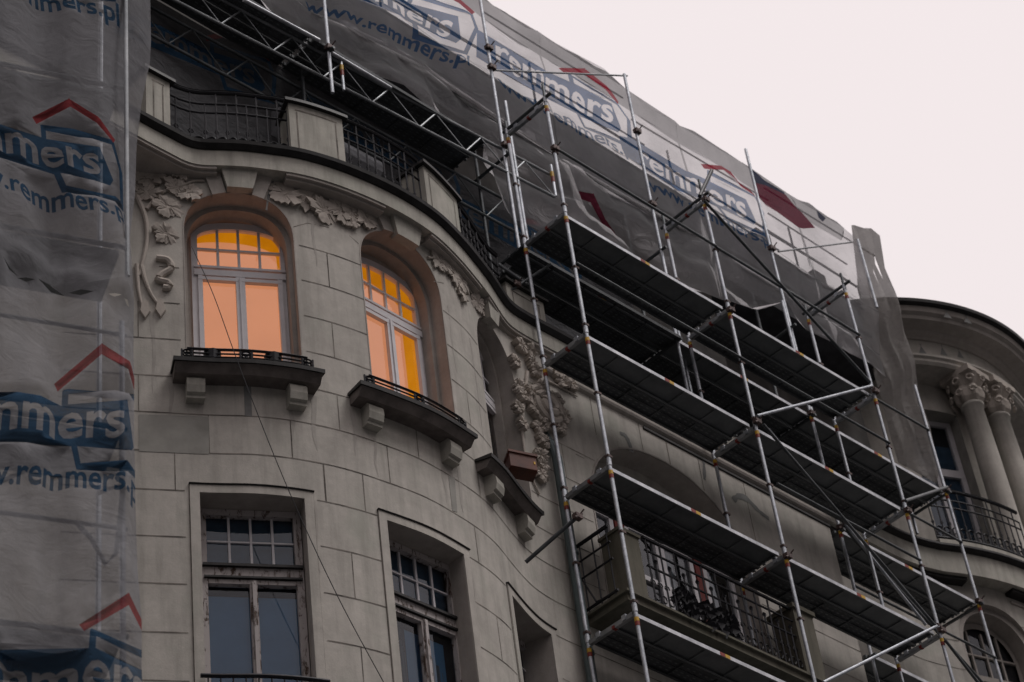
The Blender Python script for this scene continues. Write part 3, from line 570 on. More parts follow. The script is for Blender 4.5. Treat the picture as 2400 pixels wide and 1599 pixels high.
# sills with corbels and little iron guards
def sill(o, c, hw_, out_, z1, guard=True):
    a, b = c - hw_, c + hw_
    mb = MB(); sweep(mb, WP, a, b, [(-.02, z1 - .125), (out_ - .07, z1 - .125), (out_ - .03, z1 - .07), (out_, z1 - .03), (out_, z1), (-.02, z1 + .02)]); s_ = part(mb, 'window_sill', 'sill')
    mb = MB(); sweep(mb, WP, a - .02, b + .02, [(-.02, z1 + .004), (out_ + .02, z1 - .035), (out_ + .025, z1 + .012), (-.02, z1 + .035)]); sub(mb, 'metal_flashing', 'dark_trim', s_)
    for q in (a + .22, b - .22):
        mb = MB(); P, T_ = WP.at(q); t = Vector((T_.x, T_.y, 0)); n = Vector((T_.y, -T_.x, 0)); O = Vector((P.x, P.y, 0))
        pr = [(-.02, z1 - .38), (.10, z1 - .38), (.10, z1 - .345), (.135, z1 - .33), (.155, z1 - .25), (.15, z1 - .17), (.12, z1 - .126), (-.02, z1 - .126)]
        ra = [O + t * -.092 + n * x + Vector((0, 0, y)) for x, y in pr]; rb = [O + t * .092 + n * x + Vector((0, 0, y)) for x, y in pr]
        mb.grid([ra, rb], True); mb.face(ra); mb.face(rb[::-1]); sub(mb, 'corbel', 'frieze', s_)
    if guard:
        mb = MB(); gz = z1 + .02; a2, b2 = a + .13, b - .13; oo = out_ - .05
        for z in (gz + .02, gz + .065, gz + .11, gz + .165): mb.path([WP(t, z, oo) for t in srange(a2, b2, .08)], .0105 if z < gz + .14 else .017, 5)
        for e in (a2, b2):
            for z in (gz + .02, gz + .15): mb.tube(WP(e, z, oo), WP(e, z, .02), .009, 5)
        for q in (a2, (a2 + b2) / 2, b2):
            for dq in (-.055, .055): mb.tube(WP(q + dq, gz, oo), WP(q + dq, gz + .15, oo), .012, 5)
            for zz in (.035, .08, .122):
                mb.path([WP(q + .04 * math.cos(t), gz + zz + .026 * math.sin(t), oo) for t in [2 * math.pi * k / 8 for k in range(9)]], .013, 4)
            for sg in (-1, 1): mb.tube(WP(q - .05, gz + .075 - .07 * sg, oo), WP(q + .05, gz + .075 + .07 * sg, oo), .009, 4)
        for q in ([a2 + .27, b2 - .33] if c < -1 else []):           # pots standing behind the guard read as dark discs
            mb.path([WP(q, gz, oo - .07), WP(q, gz + .17, oo - .07), WP(q, gz + .185, oo - .07)], [.07, .095, .05], 12)
        o_ = mb.build('sill_guard', 'iron'); o_.parent = s_
    return s_
for args, lb in (((aw[0], -2.075, .735, .25, 1.475), 'dark window ledge under the left lamplit window'), ((aw[1], -.17, .755, .25, 1.465), 'dark window ledge under the middle lamplit window')): sill(*args)['label'] = lb
sill(aw[2], 1.55, .64, .2, 1.42, False)['label'] = 'dark window ledge under the unlit right window'
# relief foliage
HALF = [(.06, -.40), (.22, -.34), (.36, -.46), (.46, -.28), (.66, -.26), (.62, -.04), (.52, .06), (.78, .08), (1.0, .22), (.82, .38), (.84, .58), (.64, .56), (.48, .50), (.50, .74), (.34, .74), (.28, .94), (.12, .90), (0, 1.08)]
def leaf(_, s0, z0, size, ang, seed, plan=WP, th=.035, parent=None):
    rnd = random.Random(seed); R_ = [(x * rnd.uniform(.88, 1.1), y * rnd.uniform(.92, 1.06)) for x, y in HALF]
    L_ = [(-x * rnd.uniform(.88, 1.1), y * rnd.uniform(.92, 1.06)) for x, y in HALF[:-1]][::-1]
    pts = [(size * x * .92, size * (y - .2) * .92) for x, y in R_ + L_]; n = len(pts); ca, sa = math.cos(ang), math.sin(ang)
    tilt = rnd.uniform(-.25, .25); mb = MB()
    tr = lambda x, y, o: plan(s0 + x * ca - y * sa, z0 + x * sa + y * ca, max(o, -.01))
    wob = [rnd.uniform(.8, 1.15) for _ in pts]
    out_ = [tr(x, y, th * wob[k] + tilt * x) for k, (x, y) in enumerate(pts)]; back = [tr(x * .9, y * .9, -.008) for x, y in pts]
    mid = [tr(x * .62, y * .62, th * (1.15 if abs(math.hypot(x, y)) > size * .62 else .85) + tilt * x * .6) for x, y in pts]
    inn = [tr(x * .25, y * .25, th * (1.0 if abs(math.hypot(x, y)) > size * .62 else .75)) for x, y in pts]
    mb.grid([back, out_, mid, inn], True); mb.face(inn)
    o = part(mb, 'leaf', 'leaf', parent or bld); return o
for i, (s_, z) in enumerate(LEAF1):
    leaf(None, s_, min(z, 4.19) if s_ > -2 else z, (.27, .25, .28, .25, .22, .22, .19, .22, .23, .20, .24, .23, .18)[i], (2.5, 1.3, 2.9, 1.7, 1.0, .7, 2.6, 2.2, 2.8, 2.4, 3.3, 1.2, 2.0)[i], i)
for i, (s_, z) in enumerate(((-3.05, 4.0), (-2.95, 4.30), (-3.15, 4.45), (-2.72, 4.12), (-2.80, 4.48), (-3.2, 4.15))): leaf(None, s_, z, .19, i * 1.9, 300 + i)
for i, (s_, z) in enumerate(LEAF2): leaf(None, s_, min(z, 4.22), (.22, .22, .16, .24, .20, .18, .17, .15)[i], 1 + i * .7, i + 30)
for i, (s_, z) in enumerate(LEAF3): leaf(None, s_, min(z, 4.2), (.17, .15, .14, .13, .13, .15, .13, .13, .13, .13, .13, .13, .13, .13, .15, .15, .13, .15, .14)[i], i * 1.3, i + 60, th=.07)
for k in range(3):
    mb = MB(); cs, cz, R_ = 2.85, 3.36, (.30, .20, .10)[k]
    mb.path([WP(cs + R_ * math.cos(t), cz + R_ * .95 * math.sin(t), .04 + .03 * k) for t in [2 * math.pi * j / 24 for j in range(25)]], (.05, .055, .06)[k], 8); part(mb, 'cartouche_ring', 'leaf')
for k in range(7): leaf(None, 2.85 + .3 * math.cos(k * .9), 3.36 + .3 * math.sin(k * .9), .13, k * .9 - 1.57, 80 + k, th=.09)
for i, v_ in enumerate(VINE):
    pl = spline([Vector((a, min(b, 4.26))) for a, b in v_], 30, 2) if len(v_) > 2 else [Vector(p) for p in v_]
    r_ = (.024, .03, .028, .016, .04, .016, .024, .016, .026)[i]; mb = MB()
    mb.path([WP(p.x, p.y, .018) for p in pl], [r_ * (1 - .5 * k / len(pl)) if i != 4 else r_ for k in range(len(pl))], 8); part(mb, 'vine_stem', 'leaf')
for s_, z, a in ((-2.92, 2.34, 2.9), (-3.08, 2.31, 3.0)):
    pts = [(0, -.12), (.05, -.02), (.03, .09), (0, .13), (-.03, .09), (-.05, -.02)]; mb = MB()
    mb.face([WP(s_ + x, z + y, .035) for x, y in pts]); mb.grid([[WP(s_ + x, z + y, .035) for x, y in pts], [WP(s_ + x * 1.2, z + y * 1.1, 0) for x, y in pts]], True); part(mb, 'bud_relief', 'leaf')
# ---------------------------------------------------------------- lower windows
def low_window(o, cx, label, gap=True, cur=True):
    D = .33; mb = MB(); e = .095
    s0, s1, z1 = o.s0 - e, o.s1 + e, o.spring + e
    for (a, b, lo, hi) in ((s0, o.s0, o.zb, z1), (o.s1, s1, o.zb, z1), (o.s0, o.s1, o.spring, z1)):
        rows = [[WP(t, lo, .018), WP(t, hi, .018)] for t in srange(a, b, .08)]; mb.grid(rows)
    for a in (s0, s1): mb.grid([[WP(a, o.zb, .018), WP(a, z1, .018)], [WP(a, o.zb, -.002), WP(a, z1, -.002)]])
    mb.grid([[WP(t, z1, .018), WP(t, z1, -.002)] for t in srange(s0, s1, .08)])
    mb.grid([[WP(t, o.spring, .018), WP(t, o.spring, -.002)] for t in srange(o.s0, o.s1, .08)])
    for a in (o.s0, o.s1): mb.grid([[WP(a, o.zb, .018), WP(a, o.spring, .018)], [WP(a, o.zb, -.002), WP(a, o.spring, -.002)]])
    part(mb, 'window_surround', 'stucco')
    mb = MB(); sweep(mb, WP, s0 - .01, s1 + .01, [(-.01, z1), (.028, z1), (.034, z1 + .012), (-.01, z1 + .015)]); part(mb, 'head_shadow_line', 'dark_trim')  # dark strip standing in for the shadow line above the surround
    mb = MB(); reveal(mb, o, .12, D + .02); part(mb, 'window_reveal', 'trim')
    h = o.s1 - o.s0; L_, R_ = cx - .47, cx + .47
    mb = MB(); zt = o.spring
    members(mb, o, D, 0, 0, 0, 0, [('v', L_ + .0, o.zb, zt, .055), ('v', R_ - .01, o.zb, zt, .075), ('h', zt - .04, L_, R_, .07), ('h', -.79, L_, R_, .11), ('v', cx, o.zb, -.87, .075), ('h', -.90, L_, R_, .05)], dp=.07)
    lbox(mb, o, cx - .016, cx + .022, o.zb, -.90, D - .10, D - .07)
    w_ = part(mb, 'window', 'peel'); w_['label'] = label
    mb = MB(); lbox(mb, o, L_ - .02, R_ + .02, -.735, -.705, D - .11, D - .01); lbox(mb, o, L_ - .01, R_ + .01, -.868, -.846, D - .10, D - .01); sub(mb, 'drip_bar', 'dark_trim', w_)
    mb = MB(); members(mb, o, D, 0, 0, 0, 0, [('v', cx + a, -.72, zt - .05, .024) for a in (-.215, 0, .215)] + [('h', -.40, L_ + .04, R_ - .04, .018)], dp=.03); sub(mb, 'muntin', 'whitewood', w_)
    g_ = MB(); g_.face([o.pt(L_ + .03, o.zb, D - .012), o.pt(R_ - .03, o.zb, D - .012), o.pt(R_ - .03, zt - .03, D - .012), o.pt(L_ + .03, zt - .03, D - .012)]); sub(g_, 'pane', 'glass', w_)
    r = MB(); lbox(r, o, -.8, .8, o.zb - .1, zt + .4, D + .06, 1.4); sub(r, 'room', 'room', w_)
    c_ = MB(); lbox(c_, o, L_ + .02, R_ - .02, -.74, zt - .03, D + .046, D + .056); sub(c_, 'pane_backing', 'darkblue', w_)  # sheet behind the upper panes, tinted for their bluish reflection
    if not cur and label.startswith('peeling'):
        c_ = MB(); lbox(c_, o, L_ + .02, R_ - .02, o.zb, -1.0, D + .045, D + .055); sub(c_, 'closed_blind', 'bluedusk', w_)
    if cur:
        c_ = MB(); lbox(c_, o, L_ + .3, R_ - .12, o.zb, -1.0, D + .052, D + .058); sub(c_, 'closed_blind', 'bluedusk', w_)
        c_ = MB()
        for a, b in ((L_ + .10, L_ + .20), (cx + .07, cx + .30), (L_ + .22, L_ + .28)):
            c_.grid([[o.pt(a + (b - a) * t, o.zb, D + .05 - .02 * math.sin(t * 19)), o.pt(a + (b - a) * t, -1.15 - .2 * t, D + .05 - .02 * math.sin(t * 19))] for t in srange(0, 1, .05)])
        sub(c_, 'curtain', 'curtain', w_)
low_window(lw[0], .01, 'peeling casement window below the left lamplit window', cur=False)
low_window(lw[1], .08, 'peeling casement window with pale curtains below the middle lamplit window')
low_window(lw[2], .06, 'dark narrow window below the unlit right window', cur=False)
mb = MB()
mb.path([WP(t, -2.17, .06) for t in srange(-2.62, -1.42, .1)], .022, 6)
for q in srange(-2.55, -1.5, .13): mb.tube(WP(q, -2.17, .06), WP(q, -2.9, .06), .008, 5)
part(mb, 'window_guard', 'iron')
for o in low2:
    mb = MB(); reveal(mb, o, .12, .3); part(mb, 'window_reveal', 'trim')
    mb = MB(); members(mb, o, .3, 0, 0, 0, 0, [('v', 0, o.zb, o.spring, .08), ('h', (o.zb + o.spring * 3) / 4, -.5, .5, .1), ('v', -.48, o.zb, o.spring, .07), ('v', .48, o.zb, o.spring, .07)]); w_ = part(mb, 'window', 'peel')
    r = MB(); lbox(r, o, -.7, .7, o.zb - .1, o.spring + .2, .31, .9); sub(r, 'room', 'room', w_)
# ---------------------------------------------------------------- balustrade on the cornice
def prism_on(plan, q, o_out, depth, name, m, cap=None, inset=True):
    (s0, zt), (s1, _), (s1b, zb), (s0b, _) = q
    a, b = (s0 + s0b) / 2, (s1 + s1b) / 2; zt, zb = max(q[0][1], q[1][1]), 4.70
    mb = MB(); n = srange(a, b, .12); rows = [[plan(t, zb, o_out), plan(t, zt, o_out), plan(t, zt, o_out - depth), plan(t, zb, o_out - depth)] for t in n]
    mb.grid(rows, True); mb.face(rows[0]); mb.face(rows[-1][::-1]); p = part(mb, name, m)
    if inset:
        mb = MB()
        for t in (a + .10, b - .10): mb.grid([[plan(t - .009, zb + .12, o_out + .003), plan(t - .009, zt - .12, o_out + .003)], [plan(t + .009, zb + .12, o_out + .003), plan(t + .009, zt - .12, o_out + .003)]])
        mb.grid([[plan(t, zt - .085, o_out + .003), plan(t, zt - .105, o_out + .003)] for t in srange(a + .08, b - .08, .1)]); sub(mb, 'panel_groove', 'joint', p)
    mb = MB(); sweep(mb, plan, a - .05, b + .05, [(o_out + .05, zt + .002), (o_out + .05, zt + .045), (o_out - depth - .05, zt + .045), (o_out - depth - .05, zt + .002)]); sub(mb, 'coping', 'dark_trim', p)
    return a, b
spans = []
for q in PIERS: spans.append(prism_on(CP, q, -.12, .34, 'balustrade_pier', 'frieze'))
def railing(a, b, plan=CP, o=-.2, z0=4.70, zt=5.665, name='balustrade_railing', parent=bld, pitch=.127):
    mb = MB()
    for z, r in ((zt, .026), (zt - .185, .014), (zt - .33, .014), (z0 + .035, .02)): mb.path([plan(t, z, o) for t in srange(a, b, .08)], r, 6)
    mb.path([plan(t, zt + .02, o) for t in srange(a, b, .08)], .026, 4)
    n = max(2, round((b - a) / pitch)); p = (b - a) / n
    for i in range(n + 1):
        t = a + p * i; mb.tube(plan(t, z0, o), plan(t, zt - (0 if i % 2 == 0 else .185), o), .0115, 5)
        if i < n:
            c = t + p / 2; R_ = p * .33
            mb.path([plan(c - R_, z0 + .05, o)] + [plan(c - R_ * math.cos(u), z0 + .20 + R_ * math.sin(u), o) for u in [math.pi * k / 8 for k in range(9)]] + [plan(c + R_, z0 + .05, o)], .0135, 5)
            mb.path([plan(c + R_ * .8 * math.cos(u), z0 + .10 + R_ * math.sin(u), o) for u in [2 * math.pi * k / 8 for k in range(9)]], .012, 4)
        mb.path([plan(t + .02 * math.cos(u), z0 + .32 + .03 * math.sin(u), o) for u in [2 * math.pi * k / 6 for k in range(7)]], .009, 4)
    return part(mb, name, 'iron', parent)
railing(spans[0][1], spans[1][0]); railing(spans[1][1], spans[2][0]); railing(spans[2][1], spans[3][0])
# ---------------------------------------------------------------- big basket arch, loggia and balcony
mb = MB(); rows = []; reveal(mb, fa, .12, .42); part(mb, 'arch_reveal', 'trim')
mb = MB(); m_, h_ = (fa.s0 + fa.s1) / 2, (fa.s1 - fa.s0) / 2
ring_rows = []
for s_, z in fa.outline(): k = (h_ + .02) / h_; ring_rows.append([WP(s_, z, .01), WP(m_ + (s_ - m_) * k, z + (.02 if z > 1 else 0), .01), WP(m_ + (s_ - m_) * k, z + (.02 if z > 1 else 0), -.002)])
mb.grid(ring_rows); part(mb, 'arch_edge', 'trim')
mb = MB(); lbox(mb, fa, -1.9, 1.9, 2.52, 4, .34, .5); part(mb, 'loggia_wall', 'stucco')
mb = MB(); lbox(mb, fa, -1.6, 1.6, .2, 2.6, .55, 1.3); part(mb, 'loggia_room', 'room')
for k, a in enumerate((-1.42, -.62, .0, .78)):
    mb = MB()
    for x0, x1, z0, z1 in ((a, a + .07, .42, 2.52), (a + .53, a + .60, .42, 2.52), (a, a + .60, 2.42, 2.52), (a + .07, a + .53, 1.72, 1.79)): lbox(mb, fa, x0, x1, z0, z1, .26, .335)
    d_ = part(mb, 'balcony_door', 'whitewood')
    g_ = MB(); g_.face([fa.pt(a + .05, .45, .30), fa.pt(a + .55, .45, .30), fa.pt(a + .55, 2.45, .30), fa.pt(a + .05, 2.45, .30)]); sub(g_, 'pane', 'glass', d_)
    c_ = MB(); c_.grid([[fa.pt(a + .04 + .30 * t, .42, .38 + .012 * math.sin(t * 22)), fa.pt(a + .04 + .30 * t, 2.45, .38 + .012 * math.sin(t * 22))] for t in srange(0, 1, .04)]); sub(c_, 'curtain', 'curtain', d_)
for x0, x1 in ((-.80, -.64), (.62, .76)):
    mb = MB(); lbox(mb, fa, x0, x1, .42, 2.5, .25, .34); part(mb, 'door_post', 'redrust')
mb = MB(); mb.box(.24, 3.75, .26, .9, .34, .43); mb.box(.2, 3.8, .22, .9, .43, .46); part(mb, 'balcony_slab', 'oldstone')
mb = MB(); mb.box(.34, .66, .30, .60, .46, 1.36); mb.box(.32, .68, .28, .62, 1.36, 1.40); part(mb, 'balcony_pier', 'oldstone')
mb = MB(); mb.box(3.35, 3.72, .26, .62, .46, 1.42); mb.box(3.32, 3.75, .23, .65, 1.42, 1.48); part(mb, 'balcony_pier', 'oldstone')
mb = MB()
for z, r in ((1.42, .024), (1.24, .015), (1.02, .015), (.52, .018)): mb.tube((.74, .3, z), (3.34, .3, z), r, 6)
for z, r in ((1.40, .026), (1.18, .014), (.95, .014), (.52, .02)): mb.tube((.22, .86, z), (.22, .36, z), r, 6)
for y in (.40, .62, .82): mb.tube((.22, y, .46), (.22, y, 1.40), .01, 5)
mb.path([(.22, .86, .95), (.22, .7, .55), (.22, .5, .5)], .012, 5)
for i in range(22):
    x = .78 + i * .1185; mb.tube((x, .3, .46), (x, .3, 1.42 if i % 2 == 0 else 1.12), .012, 5)
    if i % 2: mb.path([(x + .022 * math.cos(u), .3, 1.13 + .022 * math.sin(u)) for u in [2 * math.pi * k / 6 for k in range(7)]], .014, 4)
    mb.path([(x + .04 + .04 * math.cos(u), .3, .62 + .05 * math.sin(u)) for u in [2 * math.pi * k / 8 for k in range(9)]], .01, 4)
    mb.path([(x + .05 * math.cos(u) * (1 - u / 9), .3, .80 + .05 * math.sin(u) * (1 - u / 9)) for u in [math.pi * k / 4 for k in range(10)]], .008, 4)
part(mb, 'balcony_railing', 'iron')
mb = MB(); rnd = random.Random(3)                 # leafy ironwork basket hanging on the rail
for i in range(150):
    x = 1.15 + rnd.random() * .95; y = .22 + rnd.random() * .12; z = .46 + rnd.random() * .38; a = rnd.random() * 6.28; s_ = .05 + rnd.random() * .05
    mb.face([(x - s_ * math.cos(a), y - .03, z), (x, y - .05, z + s_ * .7), (x + s_ * math.cos(a), y + .02, z + s_ * .3), (x, y, z - s_)])
fb = mb.build('flower_trough', 'iron'); tag(fb, 'dark trough of withered plants hanging on the balcony railing behind the scaffold', 'planter')
# downpipe
mb = MB(); mb.path([WP(2.84, GZ + .2, .10), WP(2.83, 2.55, .10), WP(2.82, 2.75, .07), WP(2.815, 3.0, .0)], [.062, .062, .05, .03], 12)
p = part(mb, 'downpipe', 'pipe')
mb = MB()
for z in (1.2, -.15, -1.2): mb.path([WP(2.84, z - .02, .10), WP(2.84, z + .02, .10)], [.07, .07], 12)
sub(mb, 'pipe_clip', 'pipe', p)
# ---------------------------------------------------------------- box and cable
mb = MB(); bx_ = Vector((-1.15, .47, 1.93)); ex = Vector((.40, -.04, .075)); ey = Vector((.11, .19, 0)); ez = Vector((0, 0, -.21)); mb.boxf(bx_, ex, ey, ez)
wb = tag(mb.build('window_box', 'brick', bevel=.008), 'brown wooden flower box jutting over the ledge of the unlit right window', 'flower box')
mb = MB(); mb.boxf(bx_ + Vector((-.02, -.015, .012)), ex * 1.08, ey * 1.08, (0, 0, -.03)); o_ = mb.build('rim', 'brick'); o_.parent = wb
mb = MB(); mb.boxf(bx_ + ex * .88 - Vector((0, .006, .09)), ex * .05, (0, .006, 0), (0, 0, -.035)); o_ = mb.build('brass_stud', 'yellow'); o_.parent = wb
mb = MB(); mb.box(-.95, -.88, .62, .66, 1.35, 1.66); tag(mb.build('plastic_strap', 'orange'), 'orange plastic strap hanging below the brown flower box', 'strap')
mb = MB(); pts = spline([Vector(WP(s_, z, .45 if i else .3)) .to_3d() for i, (s_, z) in enumerate(CABLE)], 40, 1); mb.path(pts, .0048, 5)
tag(mb.build('hanging_cable', 'iron'), 'thin dark cable running down across the bow from the left lamplit window', 'cable')
# ================================================================ neighbouring house with columned round tower
nb = tag(empty('corner_tower_house', (12, 5, GZ)), 'pale house with a round columned turret and curved balcony at the right edge', 'building')
def arc(cx, cy, R_, a0, a1, n=60): return [Vector((cx + R_ * math.sin(rad(a0 + (a1 - a0) * i / n)), cy - R_ * math.cos(rad(a0 + (a1 - a0) * i / n)))) for i in range(n + 1)]
LC, UC = (11.31, 5.37), (12.33, 4.50)
lip = spline([(5.62, 1.58), (6.8, 1.58), (7.8, 1.58), (8.45, 1.57), (8.85, 1.53), (9.12, 1.47)], 60, 3)[:-1] + arc(*LC, 4.43, -26.5, 40)
RL = Plan(lip, 11.31)
def offplan(p, o): return Plan([Vector((q.x + t.y * o, q.y - t.x * o)) for q, t in zip(p.P, p.T)], 11.31)
RW = offplan(RL, -.33)
xs = RW.s_at_x(10.20)
ro1 = Opening(RW, xs, .72, 2.43, 4.03, .72, 2.1)
ro2 = Opening(RW, RW.s_at_x(12.15), .72, 2.43, 4.03, .72, 2.1)
mb = MB(); wall_strips(mb, RW, RW.lo, RW.hi - .01, GZ, 5.3, [ro1, ro2], .12); mb.cur = 1
for o in (ro1, ro2): reveal(mb, o, 0, .10)
part(mb, 'wall', ['stucco', 'trim'], nb)
mb = MB(); sweep(mb, RL, RL.lo, RL.hi - .01, [(-.09, 5.07), (-.09, 5.46), (-.7, 5.46), (-.7, 5.07)], .12); part(mb, 'frieze', 'frieze', nb)
mb = MB(); sweep(mb, RL, RL.lo, RL.hi - .01, [(-.1, 5.461), (-.02, 5.49), (0, 5.51), (0, 5.545), (-2, 5.55), (-2, 5.461)], .12); part(mb, 'balcony_slab', 'dark_trim', nb)
mb = MB(); sweep(mb, RL, RL.s_at_x(9.3), RL.hi - .01, [(-.12, 5.555), (-.03, 5.555), (-.03, 5.64), (-.12, 5.66)], .12); part(mb, 'balcony_kerb', 'frieze', nb)
mb = MB(); sweep(mb, RL, RL.lo, xs - .55, [(-.16, 5.01), (-.16, 5.066), (-.7, 5.066), (-.7, 5.01)], .12); sweep(mb, RL, xs + .35, RL.hi - .01, [(-.16, 5.01), (-.16, 5.066), (-.7, 5.066), (-.7, 5.01)], .12); part(mb, 'frieze_moulding', 'dark_trim', nb)
mb = MB()
for z in (4.5, 4.0, 3.5, 3.0, 2.5, 2.0, 1.5, 1.0, .5):
    q = srange(RW.lo, RW.hi - .2, .12)
    for i in range(len(q) - 1):
        m = (q[i] + q[i + 1]) / 2
        if any(o.s0 - .05 < m < o.s1 + .05 and z < o.top(m) + .05 for o in (ro1, ro2)): continue
        mb.grid([[RW(t, z - .006, .003), RW(t, z + .006, .003)] for t in (q[i], q[i + 1])])
part(mb, 'mortar_joint', 'joint', nb)
for o in (ro1, ro2):
    mb = MB(); ring(mb, o, .10, 0, .09); reveal(mb, o, .10, .42, .09); part(mb, 'window_reveal', 'trim', nb)
    mb = MB(); outer = arch_rows(o, .4, .62, 0, 3.93, .71, 2.1, zlo=2.43); inner = arch_rows(o, .4, .54, 0, 3.93, .61, 2.1, zlo=2.48)
    mb.grid([[o.pt(a, z, .36), o.pt(c, y, .36)] for (a, z), (c, y) in zip(outer, inner)])
    members(mb, o, .40, 0, 0, 0, 0, [('v', a, 3.68, 4.45, .03) for a in (-.28, 0, .28)] + [('h', 4.03, -.55, .55, .026), ('h', 3.63, -.57, .57, .09), ('v', 0, 2.43, 3.59, .08)], dp=.05)
    w_ = part(mb, 'window', 'trim', nb)
    g_ = MB(); g_.face([o.pt(a, z, .385) for a, z in arch_rows(o, .4, .55, 0, 3.93, .62, 2.1, zlo=2.48)][::-1]); sub(g_, 'pane', 'glass', w_)
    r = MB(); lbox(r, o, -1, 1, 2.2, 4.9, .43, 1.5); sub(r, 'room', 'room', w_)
q0 = RW.s_at_x(8.86)
for k, (dx, z) in enumerate(((0, 4.72), (.25, 4.58), (.1, 4.43), (-.25, 4.67), (-.1, 4.52), (.45, 4.67))): leaf(None, q0 + dx, z, .15, k * 1.1, 200 + k, RW, parent=nb)
for k, (dx, z) in enumerate(((.6, 2.25), (.5, 2.05), (.75, 2.0), (.6, 1.8), (.85, 2.25), (.45, 2.4))): leaf(None, q0 + dx, z, .17, k * 1.3, 220 + k, RW, parent=nb)
for k in range(3): mb = MB(); mb.path([RW(q0 + .62 + (.10 + .06 * k) * math.cos(t), 2.6 + (.12 + .06 * k) * math.sin(t), .03) for t in [math.pi * (.2 + 1.3 * j / 10) for j in range(11)]], .022, 5); part(mb, 'scroll_relief', 'leaf', nb)
q1 = (ro1.s1 + ro2.s0) / 2
for k, (dx, z) in enumerate(((0, 4.68), (-.15, 4.48), (.15, 4.43), (0, 4.23), (-.08, 4.05))): leaf(None, q1 + dx, z, .17, k * 1.1, 240 + k, RW, parent=nb)
for e0, e1 in ((q0 - .5, q0 + .75), (ro1.s1 - .25, ro1.s1 + .95)):          # sunk square panels over the windows
    mb = MB(); sweep(mb, RW, e0, e1, [(.0, 4.90), (.03, 4.90), (.03, 4.93), (.0, 4.94)]); part(mb, 'panel_moulding', 'trim', nb)
# turret drum
UP3 = Plan(arc(*UC, 3.2, -75, 60, 110), 12.33)
UPW = Plan(arc(*UC, 2.76, -75, 60, 110), 12.33)
R2 = 2.76; s_of = lambda a: R2 * rad(a)
uo = [Opening(UPW, s_of(-23.8), .52, 5.6, 9.38), Opening(UPW, s_of(18), .5, 5.6, 9.38)]
mb = MB(); wall_strips(mb, UPW, UPW.lo, UPW.hi - .01, 5.5, 10.2, uo, .1); mb.cur = 1
for o in uo: reveal(mb, o, 0, .34)
part(mb, 'turret_wall', ['stucco', 'patch'], nb)
mb = MB(); mb.box(5.62, 9.9, 2.5, 9, 5.3, 9.19); part(mb, 'upper_wing_wall', 'attic', nb)
for o in uo:
    mb = MB(); members(mb, o, .34, 0, 0, 0, 0, [('v', -.46, 5.6, 9.38, .09), ('v', .46, 5.6, 9.38, .09), ('h', 9.33, -.5, .5, .09), ('h', 8.28, -.5, .5, .15), ('v', 0, 5.6, 8.2, .13)], dp=.07)
    w_ = part(mb, 'window', 'whitewood', nb); g_ = MB(); g_.face([o.pt(-.45, 5.6, .31), o.pt(.45, 5.6, .31), o.pt(.45, 9.3, .31), o.pt(-.45, 9.3, .31)]); sub(g_, 'pane', 'glass', w_)
    r = MB(); lbox(r, o, -.7, .7, 5.5, 9.6, .36, 1.2); sub(r, 'room', 'room', w_)
    c_ = MB(); lbox(c_, o, -.44, .44, 5.6, 8.9, .345, .352); sub(c_, 'closed_blind', 'darkblue', w_)
mb = MB(); off3 = lambda R_: R_ - 3.2
sweep(mb, UP3, UP3.lo, UP3.hi - .01, [(off3(r_), z) for r_, z in ((2.6, 9.93), (3.26, 9.93), (3.30, 9.98), (3.30, 10.03), (3.34, 10.06), (3.34, 10.10), (3.22, 10.13), (3.22, 10.50), (2.6, 10.5))], .1); part(mb, 'architrave', 'stucco', nb)
mb = MB(); sweep(mb, UP3, UP3.lo, UP3.hi - .01, [(off3(r_), z) for r_, z in ((2.6, 10.502), (3.25, 10.502), (3.27, 10.54), (3.34, 10.58), (3.36, 10.62), (3.58, 10.66), (3.60, 10.72), (3.66, 10.76), (3.68, 10.86), (2.6, 10.86))], .1); part(mb, 'cornice', 'trim', nb)
mb = MB(); sweep(mb, UP3, UP3.lo, UP3.hi - .01, [(off3(r_), z) for r_, z in ((2.6, 10.862), (3.69, 10.862), (3.76, 10.89), (3.77, 10.95), (1.0, 11.5))], .1); part(mb, 'roof', 'dark_trim', nb)
for a_, z0, z1, ro_ in ((-27, 10.2, 10.42, 3.225), (-21, 10.68, 10.84, 3.685), (-14.5, 10.68, 10.85, 3.685), (-19.5, 10.25, 10.48, 3.225), (-13, 10.3, 10.5, 3.225)):   # damp stains
    mb = MB(); w_ = rad(1.1); mb.grid([[(UC[0] + ro_ * math.sin(rad(a_) + w_ * t * (1.2 - .5 * k)), UC[1] - ro_ * math.cos(rad(a_) + w_ * t * (1.2 - .5 * k)), z0 + (z1 - z0) * k / 3) for t in (-1, -.3, .3, 1)] for k in range(4)]); part(mb, 'damp_stain', 'stain', nb)
